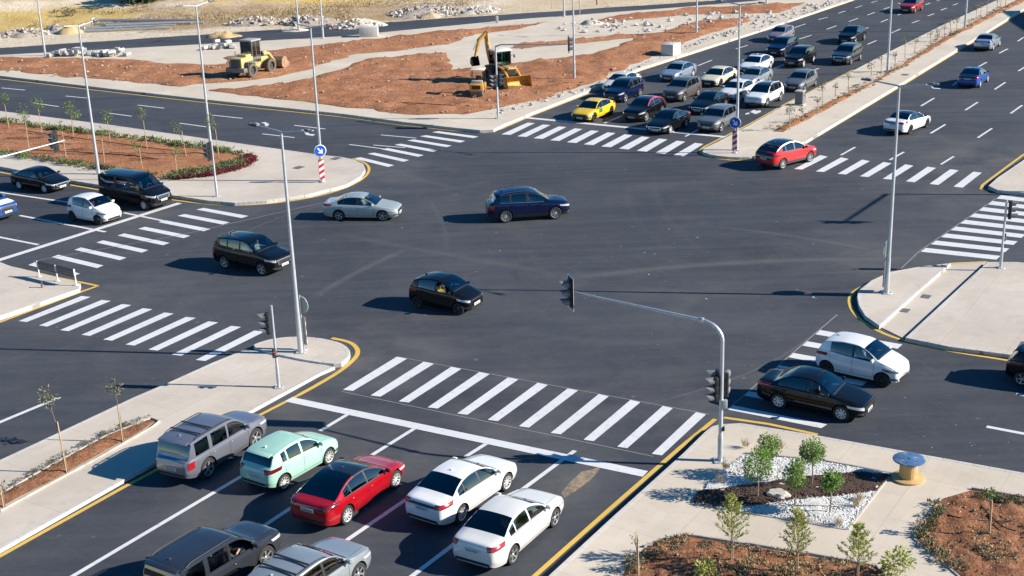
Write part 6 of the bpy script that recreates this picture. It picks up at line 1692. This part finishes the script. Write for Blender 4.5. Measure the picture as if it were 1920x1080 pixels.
def roller():
    c = G(897, 183, .2)+Vector((0, .9, 0))
    root = tag(empty('compact_roller', (c.x, c.y, .22), R(-97)), 'small yellow roller with a pale canopy in front of the backhoe', 'roller')
    for x, l in ((.75, 'front_drum'), (-.75, 'rear_drum')):
        m = MB(); m.lathe([(.001, -.5), (.33, -.5), (.36, -.48), (.36, .48), (.33, .5), (.001, .5)], 26, axis='Y', c=(x, 0, .36)); m.build('drum', M_MGREY, root, 40)
    m = MB(); m.rbox((.80, 0, .80), (.75, 1.15, .62), .10); m.rbox((-.75, 0, .72), (.7, 1.1, .45), .08); m.build('body', M_YEL, root)
    m = MB(); m.rbox((0, 0, .55), (.9, .7, .25), .04); m.build('footwell', M_MGREY, root)
    m = MB(); m.rbox((1.19, 0, .86), (.03, .7, .3), .008, seg=1); m.build('grille', M_BLACK, root)
    m = MB(); m.rbox((-.35, 0, 1.02), (.45, .5, .12), .04); m.rbox((-.56, 0, 1.28), (.12, .48, .5), .04); m.build('seat', M_BLACK, root)
    m = MB(); m.tube([(.3, 0, .95), (.15, 0, 1.25)], .025, 6); m.lathe([(.15, -.015), (.17, 0), (.15, .015)], 16, axis='X', c=(.12, 0, 1.28)); m.build('steering_wheel', M_BLACK, root)
    m = MB()
    for s in (-1, 1): m.tube([(-.62, s*.5, .9), (-.62, s*.5, 2.05)], .03, 7); m.tube([(.25, s*.5, 1.0), (.2, s*.5, 2.05)], .03, 7)
    m.build('canopy_post', M_BLACK, root)
    m = MB(); m.rbox((-.22, 0, 2.1), (1.25, 1.15, .09), .04); m.build('canopy', plain('pale_canopy', (.62, .54, .42), .7), root)
    m = MB(); m.rbox((.55, 0, 1.22), (.3, .9, .22), .06); m.build('instrument_panel', plain('pale_grey_panel', (.36, .36, .36), .6), root)
roller()
# ================================================================== people in the cars
SKIN = plain('skin', (.38, .22, .15), .6, 0, .06)
HAIR = plain('dark_hair', (.015, .012, .010), .7, 0, .1)
def person_mesh(shirt, trousers):
    """seated figure, hips at the origin, looking along +x, hands forward on the wheel"""
    V = []; E = []; RD = []; ZN = []
    def add(p, r, par=None, zone=0):
        V.append(p); RD.append(r); ZN.append(zone)
        if par is not None: E.append((par, len(V)-1))
        return len(V)-1
    pel = add((0, 0, .08), .145); wst = add((-.05, 0, .24), .135, pel); ch = add((-.09, 0, .42), .155, wst); nk = add((-.09, 0, .56), .062, ch, 1)
    jw = add((-.06, 0, .635), .075, nk, 1); sk = add((-.075, 0, .72), .10, jw, 1); add((-.08, 0, .79), .075, sk, 1)
    add((.035, 0, .675), .018, sk, 1)
    for s in (1, -1):
        sh = add((-.10, .17*s, .47), .07, ch); el = add((.08, .24*s, .27), .045, sh); wr = add((.30, .18*s, .34), .032, el, 1); pm = add((.37, .16*s, .365), .03, wr, 1)
        for k in range(4): add((.40+.004*k, (.16+.016*(k-1.5))*s, .385-.004*k), .009, pm, 1)
        add((.375, .135*s, .39), .010, pm, 1)
        hp = add((.02, .10*s, .06), .095, pel, 2); kn = add((.42, .13*s, .10), .065, hp, 2); an = add((.62, .13*s, -.22), .04, kn, 2); add((.74, .13*s, -.25), .035, an, 3)
    me = bpy.data.meshes.new('person'); me.from_pydata(V, E, [])
    o = bpy.data.objects.new('tmp', me); COL.objects.link(o)
    md = o.modifiers.new('s', 'SKIN'); md.use_smooth_shade = True
    for i, sv in enumerate(me.skin_vertices[0].data):
        sv.radius = (RD[i], RD[i]); sv.use_root = (i == 0)
    o.modifiers.new('d', 'SUBSURF').levels = 2
    res = bpy.data.meshes.new_from_object(o.evaluated_get(bpy.context.evaluated_depsgraph_get()))
    bpy.data.objects.remove(o)
    for m in (shirt, SKIN, trousers, M_BLACK): res.materials.append(m)
    for p in res.polygons:
        c = p.center; z = 0
        if c.z > .545: z = 1
        elif c.x > .2 and c.z > .24: z = 1
        elif c.z < .17 and c.x > -.0: z = 3 if c.x > .66 else 2
        p.material_index = z; p.use_smooth = True
    return res
HM = MB(); HM.lathe([(.001, .105), (.05, .095), (.088, .05), (.098, .0), (.09, -.05)], 16)
HAIRM = HM.mesh('hair', HAIR)
PCACHE = {}
def seat_person(car, info, seat, shirt, label):
    key = shirt.name
    if key not in PCACHE: PCACHE[key] = person_mesh(shirt, M_SEAT)
    x = info['wb0']-info['ws'][1]-(.28 if seat[0] == 'f' else 1.12); y = .37*(1 if seat[1] == 'l' else -1)
    p = car.matrix_basis @ Vector((x-.02, y, info['fl']+.02+(.0 if info['T']['L'] and info['top'](2.5) < 1.58 else .14)))
    o = bpy.data.objects.new('person', PCACHE[key]); o.location = p; o.rotation_euler = car.rotation_euler; link(o)
    tag(o, label, 'person')
    use('hair', HAIRM, o, (-.085, 0, .765))
    return o

# ================================================================== placing the vehicles
PW = paint('white_paint', (.74, .74, .73), 0, .25, .12); PW2 = paint('pearl_white_paint', (.66, .655, .63), .05, .3, .3)
PK = paint('black_paint', (.004, .0045, .006), 0, .12, .025); PN = paint('dark_blue_paint', (.004, .010, .045), .25, .15, .02)
PS = paint('silver_paint', (.36, .40, .42), .5, .3, .2); PSG = paint('warm_silver_paint', (.24, .25, .30), .6, .3, .12); PG = paint('graphite_paint', (.055, .064, .08), .6, .22, .08)
PMINT = paint('mint_paint', (.33, .56, .46), 0, .3, .12); PRED = paint('deep_red_paint', (.40, .004, .012), .25, .2, .05); PR2 = paint('bright_red_paint', (.60, .008, .014), .1, .2, .05)
PBLU = paint('vivid_blue_paint', (.006, .09, .42), .15, .2, .04); PYEL = paint('taxi_yellow_paint', (.78, .50, .01), 0, .3, .08); PCREAM = paint('cream_paint', (.66, .60, .44), 0, .3, .12)
PMAU = paint('mauve_grey_paint', (.30, .24, .25), .4, .3, .2); PGR = paint('mid_grey_paint', (.17, .18, .19), .45, .3, .2); PBL2 = paint('ice_silver_paint', (.36, .42, .52), .5, .28, .15); PBRN = paint('taupe_grey_paint', (.14, .125, .12), .45, .3, .25)
PPOL = paint('patrol_blue_paint', (.01, .06, .26), .1, .25, .1); PSLV2 = paint('pale_silver_green_paint', (.44, .49, .47), .4, .3, .2)
MV = make_vehicle; V_ = {}
hA = R(57.0); hQ = R(57.0)-PI; hB = R(-33)
QG = 'cars queuing at the far stop line'; FGG = 'cars queuing at the near stop line'; LG = 'vehicles queuing at the left stop line'; CG = 'cars crossing the junction'; OG = 'cars driving away on the wide road'
def fit(ty, rear, front):
    return max(.91, min(1.0, (G(*front)-G(*rear)).length/TY[ty]['wb']))
def put(key, label, cat, ty, pt, pos, group, **kw):
    name = {'sedan': 'sedan_car', 'fastback': 'fastback_car', 'hatch': 'hatchback_car', 'mini': 'hatchback_car', 'suv': 'suv_car', 'bigsuv': 'suv_car', 'longsuv': 'suv_car', 'crossover': 'crossover_car', 'van': 'passenger_van', 'pickup': 'pickup_truck'}[ty]
    V_[key] = MV(name, label, cat, ty, pt, pos[0], pos[1], group, **kw)
# near queue
put('esc', 'silver SUV with roof rails and rear quarter windows, first beside the near median', 'SUV', 'bigsuv', PSG, at_wheels('bigsuv', (392.5, 898.5), (487, 838), sx=fit('bigsuv', (392.5, 898.5), (487, 838))), FGG, pillar=False, sz=.94, sy=.95, rails=M_TRIM, rackbars=2, wheel='five', tails='red', clad=None, seat=M_SEATL, glass=GL_CLEAR, sx=fit('bigsuv', (392.5, 898.5), (487, 838)))
put('mint', 'mint green hatchback between the silver SUV and the red sedan', 'hatchback', 'hatch', PMINT, at_wheels('hatch', (535.3, 919.5), (619, 870.5), sx=fit('hatch', (535.3, 919.5), (619, 870.5))), FGG, pillar=False, glass=GL_CLEAR, rglass=GL_DARK, wheel='ten', tails='dark', seat=M_SEAT, sx=fit('hatch', (535.3, 919.5), (619, 870.5)))
put('tesla', 'deep red fastback sedan with an all glass roof', 'sedan', 'fastback', PRED, at_wheels('fastback', (651.9, 983.5), (745.5, 914.5), sx=fit('fastback', (651.9, 983.5), (745.5, 914.5))), FGG, roofmat=M_ROOFB, wheel='ten', tails='dark', trimline=False, grille=None, glass=GL_DARK, sx=fit('fastback', (651.9, 983.5), (745.5, 914.5)))
put('wht', 'bright white sedan with a dark boot strip, between the red and pearl sedans', 'sedan', 'sedan', PW, at_wheels('sedan', (867.8, 980), (952, 920), sx=fit('sedan', (867.8, 980), (952, 920))), FGG, wheel='ten', tails='red', tailbar=True, trimline=True, glass=GL_DARK, sx=fit('sedan', (867.8, 980), (952, 920)))
put('cer', 'pearl white sedan with dusty sides and brown tinted rear glass, next to the yellow kerb', 'sedan', 'sedan', PW2, at_wheels('sedan', (963.5, 1058), (1042.5, 987), sx=fit('sedan', (963.5, 1058), (1042.5, 987))), FGG, wheel='five', tails='red', rglass=GL_BROWN, fin=False, trimline=True, glass=GL_CLEAR, pillar=False, sx=fit('sedan', (963.5, 1058), (1042.5, 987)))
put('fort', 'dark grey SUV cut by the bottom edge, behind the mint hatchback', 'SUV', 'bigsuv', PG, at_wheels('bigsuv', front=(504, 1067), heading=hA), FGG, pillar=False, sz=.94, sy=.96, rails=M_TRIM, wheel='six', glass=GL_CLEAR, open_win=-1)
put('wag', 'silver SUV with a dusty roof at the bottom edge, behind the red sedan', 'SUV', 'suv', PS, at_wheels('suv', front=(675, 1096), heading=hA), FGG, sz=.94, rails=M_TRIM, rackbars=2, wheel='six', glass=GL_DARK)
# left queue
put('wh8', 'white electric hatchback with red seats at the left stop line', 'hatchback', 'mini', PW, at_wheels('mini', (136, 414), (184, 422.5), sx=fit('mini', (136, 414), (184, 422.5))), LG, wheel='dark', seat=M_SEATR, glass=GL_DARK, grille=None, heads='smoked', sx=fit('mini', (136, 414), (184, 422.5)))
put('bs9', 'old black sedan with clear headlamps on the left road', 'sedan', 'sedan', PK, at_wheels('sedan', (37, 356.5), (83.5, 362), sx=fit('sedan', (37, 356.5), (83.5, 362)), heading=R(-31)), LG, wheel='steel', glass=GL_CLEAR, grille='chrome', fin=False, sx=fit('sedan', (37, 356.5), (83.5, 362)))
put('van', 'black high roofed van at the left stop line', 'van', 'van', PK, at_wheels('van', front=(271.5, 395), heading=R(-31)), LG, wheel='steel', grille='chrome', fin=False, sz=1.04, sx=.97)
put('pol', 'blue and white patrol truck cut by the left photo edge', 'patrol truck', 'pickup', PPOL, at_corner('pickup', (36, 407), R(-31), 'L'), LG, wheel='six', grille='chrome', fin=False)
# crossing the junction
put('sil', 'pale silver sedan with a curved roof, leftmost of the pair behind the black SUV', 'sedan', 'sedan', PSLV2, at_wheels('sedan', (636, 414), (717.5, 415), sx=fit('sedan', (636, 414), (717.5, 415))), CG, wheel='five', glass=GL_CLEAR, grille='chrome', fin=False, heads='clear', pillar=True, sx=fit('sedan', (636, 414), (717.5, 415)))
put('id6', 'dark blue SUV with silver window line and large spoked rims', 'SUV', 'longsuv', PN, at_wheels('longsuv', (946, 418.3), (1044.5, 411.5), sx=fit('longsuv', (946, 418.3), (1044.5, 411.5))), CG, sz=1.06, wheel='turbine', rails=M_CHROME, trimline=True, clad=M_TRIM, grille='slim', sx=fit('longsuv', (946, 418.3), (1044.5, 411.5)))
put('equ', 'black SUV with a chrome grille beside the long median lamp', 'SUV', 'suv', PK, at_wheels('suv', (420, 503.5), (492.5, 517), sx=fit('suv', (420, 503.5), (492.5, 517))), CG, sz=1.05, wheel='five', grille='chrome', glass=GL_CLEAR, sx=fit('suv', (420, 503.5), (492.5, 517)))
put('bh', 'small black hatchback with a yellow clad person inside, in the middle of the junction', 'hatchback', 'mini', PK, at_wheels('mini', (782, 578), (859, 591), sx=fit('mini', (782, 578), (859, 591))), CG, wheel='dark', glass=GL_CLEAR, open_win=-1, grille='slim', sx=fit('mini', (782, 578), (859, 591)))
put('wh16', 'white hatchback on the right hand crossing, beside the black sedan', 'hatchback', 'mini', PW, at_wheels('mini', (1548.7, 702.5), (1652.8, 726), sx=fit('mini', (1548.7, 702.5), (1652.8, 726))), CG, wheel='dark', glass=GL_CLEAR, sy=1.02, grille=None, heads='smoked', sx=fit('mini', (1548.7, 702.5), (1652.8, 726)))
put('bs17', 'black sedan with silver wheel covers on the right hand crossing', 'sedan', 'sedan', PK, at_wheels('sedan', (1459, 767), (1576, 790.5), sx=fit('sedan', (1459, 767), (1576, 790.5))), CG, wheel='steel', grille='black', fin=False, glass=GL_DARK, sx=fit('sedan', (1459, 767), (1576, 790.5)))
put('dk18', 'dark hatchback cut by the right photo edge', 'hatchback', 'hatch', PK, at_wheels('hatch', rear=(1914, 724), heading=R(-32)), CG, wheel='five', tails='dark')
# driving away
put('rx', 'red crossover with a black roof and silver roof arches on the far crossing', 'crossover', 'crossover', PR2, at_wheels('crossover', (1465.5, 318.3), (1521.5, 303.5), sx=fit('crossover', (1465.5, 318.3), (1521.5, 303.5))), OG, sz=1.07, roofmat=M_ROOFB, accent=plain('silver_arch', (.62, .63, .64), .3, .4), wheel='turbine', clad=M_TRIMG, tails='dark', tailbar=True, rearmask=M_ROOFB, sx=fit('crossover', (1465.5, 318.3), (1521.5, 303.5)))
put('wb', 'white sedan with a glossy black roof', 'sedan', 'sedan', PW, at_wheels('sedan', (1705.4, 252), (1739.5, 238.6), sx=fit('sedan', (1705.4, 252), (1739.5, 238.6))), OG, roofmat=M_ROOFB, wheel='dark', tails='red', tailbar=True, sx=fit('sedan', (1705.4, 252), (1739.5, 238.6)))
put('blu', 'vivid blue hatchback on the far lanes', 'hatchback', 'fastback', PBLU, at_wheels('fastback', rear=(1838, 164), heading=R(58), sx=.93), OG, wheel='ten', tails='red', sx=.93, sz=1.03, rearmask=M_ROOFB)
put('s22', 'silver sedan farthest away beside the double yellow kerb line', 'sedan', 'sedan', PBL2, at_wheels('sedan', rear=(1862.5, 94.5), heading=R(58)), OG, wheel='ten', tails='dark')
# far queue
def q(front, ty, **kw): return at_wheels(ty, front=front, side='L', heading=hQ, **kw)
put('taxi', 'yellow taxi with a dark green door emblem, first at the far stop line', 'taxi', 'fastback', PYEL, q((1115, 227.8), 'fastback', sx=.97), QG, wheel='dark', sx=.97, frontmask=M_TRIM, fin=False, tails='dark')
put('q24', 'dark blue SUV with a pale roof rail behind the yellow taxi', 'SUV', 'suv', PN, q((1173.5, 192), 'suv'), QG, wheel='five', rails=M_CHROME, trimline=True)
put('q25', 'white sedan against the far kerb, behind the dark blue SUV', 'sedan', 'sedan', PW2, at_corner('sedan', (1128, 174), hQ, 'R'), QG, wheel='ten')
put('q26', 'black crossover with a red roof arch', 'crossover', 'crossover', PK, q((1212.5, 227.8), 'crossover'), QG, accent=plain('red_arch', (.55, .02, .05), .3), wheel='turbine', roofmat=M_ROOFB)
put('q27', 'black sedan closest to the crossing stripes in the far queue', 'sedan', 'sedan', PK, q((1257.5, 251), 'sedan'), QG, trimline=True, wheel='ten', grille='chrome')
put('q28', 'grey SUV at the front of the far queue beside the median nose', 'SUV', 'suv', PGR, q((1353, 248), 'suv', sx=.95), QG, wheel='five', sx=.95, clad=M_TRIMG, sz=.97)
put('q29', 'ice silver sedan at the back of the kerb side lane', 'sedan', 'sedan', PBL2, at_corner('sedan', (1237, 153), hQ, 'R'), QG, wheel='ten', grille='black')
put('q30', 'taupe grey SUV between the black crossover and the cream sedan', 'SUV', 'suv', PBRN, q((1284, 190.5), 'suv'), QG, wheel='five', rails=M_CHROME)
put('q31', 'black sedan in the second row left of the white SUV', 'sedan', 'sedan', PK, at_corner('sedan', (1291, 214), hQ, 'R'), QG, wheel='five', grille='chrome')
put('q32', 'white sedan hidden behind the lamp post and the white SUV', 'sedan', 'sedan', PW, at_corner('sedan', (1346, 190), hQ, 'R'), QG, wheel='ten', grille='slim')
put('q33', 'white SUV with a dark roof panel nearest the far median', 'SUV', 'longsuv', PW, q((1439, 201.3), 'longsuv', sx=.97), QG, wheel='turbine', roofmat=M_ROOFB, rails=plain('white_rail', (.7, .7, .7), .4), sx=.97, grille='slim', clad=M_TRIMG)
put('q34', 'cream sedan with a black front', 'sedan', 'fastback', PCREAM, q((1351.7, 162.5), 'fastback'), QG, wheel='dark', frontmask=M_TRIM, fin=False)
put('q35', 'white sedan with a sunroof behind the lamp post', 'sedan', 'fastback', PW, at_corner('fastback', (1384, 138), hQ, 'R'), QG, wheel='ten', sunroof=True, frontmask=None, grille='chrome')
put('q36', 'silver sedan behind the white SUV with the dark roof', 'sedan', 'sedan', PS, q((1421, 163.5), 'sedan'), QG, wheel='five')
put('q37', 'mid grey hatchback alone in the lane beside the median', 'hatchback', 'hatch', PGR, q((1509, 171.5), 'hatch', sx=1.05), QG, wheel='five', sx=1.05)
put('q38', 'dark blue SUV in the third row with bright headlamps', 'SUV', 'suv', PN, q((1473, 106.5), 'suv'), QG, wheel='dark')
put('q39', 'mauve grey hatchback last in the kerb side lane', 'hatchback', 'hatch', PMAU, at_corner('hatch', (1438, 80), hQ, 'R', sx=1.04), QG, wheel='steel', sx=1.04)
put('q40', 'black SUV right of the third row dark blue SUV', 'SUV', 'suv', PK, q((1507, 126.3), 'suv'), QG, wheel='ten')
put('q41', 'graphite SUV with a blue sheen in the outer lane', 'SUV', 'suv', PG, q((1596, 121.3), 'suv'), QG, wheel='five', grille='chrome', clad=M_TRIMG)
put('q42', 'black crossover directly behind the graphite SUV', 'crossover', 'crossover', PK, at_corner('crossover', (1569, 83), hQ, 'R'), QG, wheel='five')
put('q43', 'red hatchback approaching alone at the top edge', 'hatchback', 'crossover', PRED, q((1716, 24.8), 'crossover'), QG, wheel='five', roofmat=None)
# taxi sign and door emblem, patrol stripes
car, inf = V_['taxi']
inf['patch']('door_emblem', plain('taxi_green', (.03, .14, .05), .5), [(.12, .52), (.62, .52), (.62, .84), (.12, .84)], 'L', 4, 4, .012)
car, inf = V_['pol']
inf['patch']('white_stripe', M_WHITEP, [(-1.2, .74), (1.45, .78), (1.45, .96), (-1.2, .93)], 'L', 10, 2, .012)
inf['patch']('white_stripe', M_WHITEP, [(-1.2, .74), (1.45, .78), (1.45, .96), (-1.2, .93)], 'R', 10, 2, .012)
inf['patch']('bonnet_stripe', M_WHITEP, [(1.35, -.75), (2.05, -.72), (2.05, .72), (1.35, .75)], 't', 6, 8, .012)
m = MB(); m.rbox((inf['wb0']-2.2, 0, 1.84), (.25, 1.1, .12), .04); m.build('light_bar', plain('blue_beacon', (.02, .05, .45), .2), car)
def who(key, seat, shirt, label): seat_person(*V_[key], seat, shirt, label)
SH_Y = plain('yellow_shirt', (.55, .36, .05), .8); SH_W = plain('white_shirt', (.72, .71, .69), .8); SH_K = plain('dark_jacket', (.03, .03, .035), .8); SH_P = plain('pinkish_shirt', (.45, .22, .22), .8)
who('bh', 'fr', SH_Y, 'person in a yellow shirt inside the small black hatchback')
who('fort', 'fl', SH_W, 'person in a white shirt driving the dark grey SUV at the bottom edge')
who('fort', 'fr', SH_K, 'person in a dark jacket beside the driver of the dark grey SUV')
who('sil', 'fl', SH_W, 'person in a white shirt driving the pale silver sedan')
who('sil', 'rr', SH_P, 'person in a pinkish shirt in the back of the pale silver sedan')
who('id6', 'fl', SH_W, 'person in a white shirt driving the dark blue SUV with large rims')
who('equ', 'fl', SH_W, 'person in a white shirt driving the black SUV with chrome grille')
who('wh16', 'fl', SH_W, 'person in a white shirt driving the white hatchback on the right crossing')
who('mint', 'fl', SH_K, 'person in a dark jacket driving the mint green hatchback')
who('esc', 'fl', SH_K, 'person in a dark jacket driving the silver SUV by the near median')
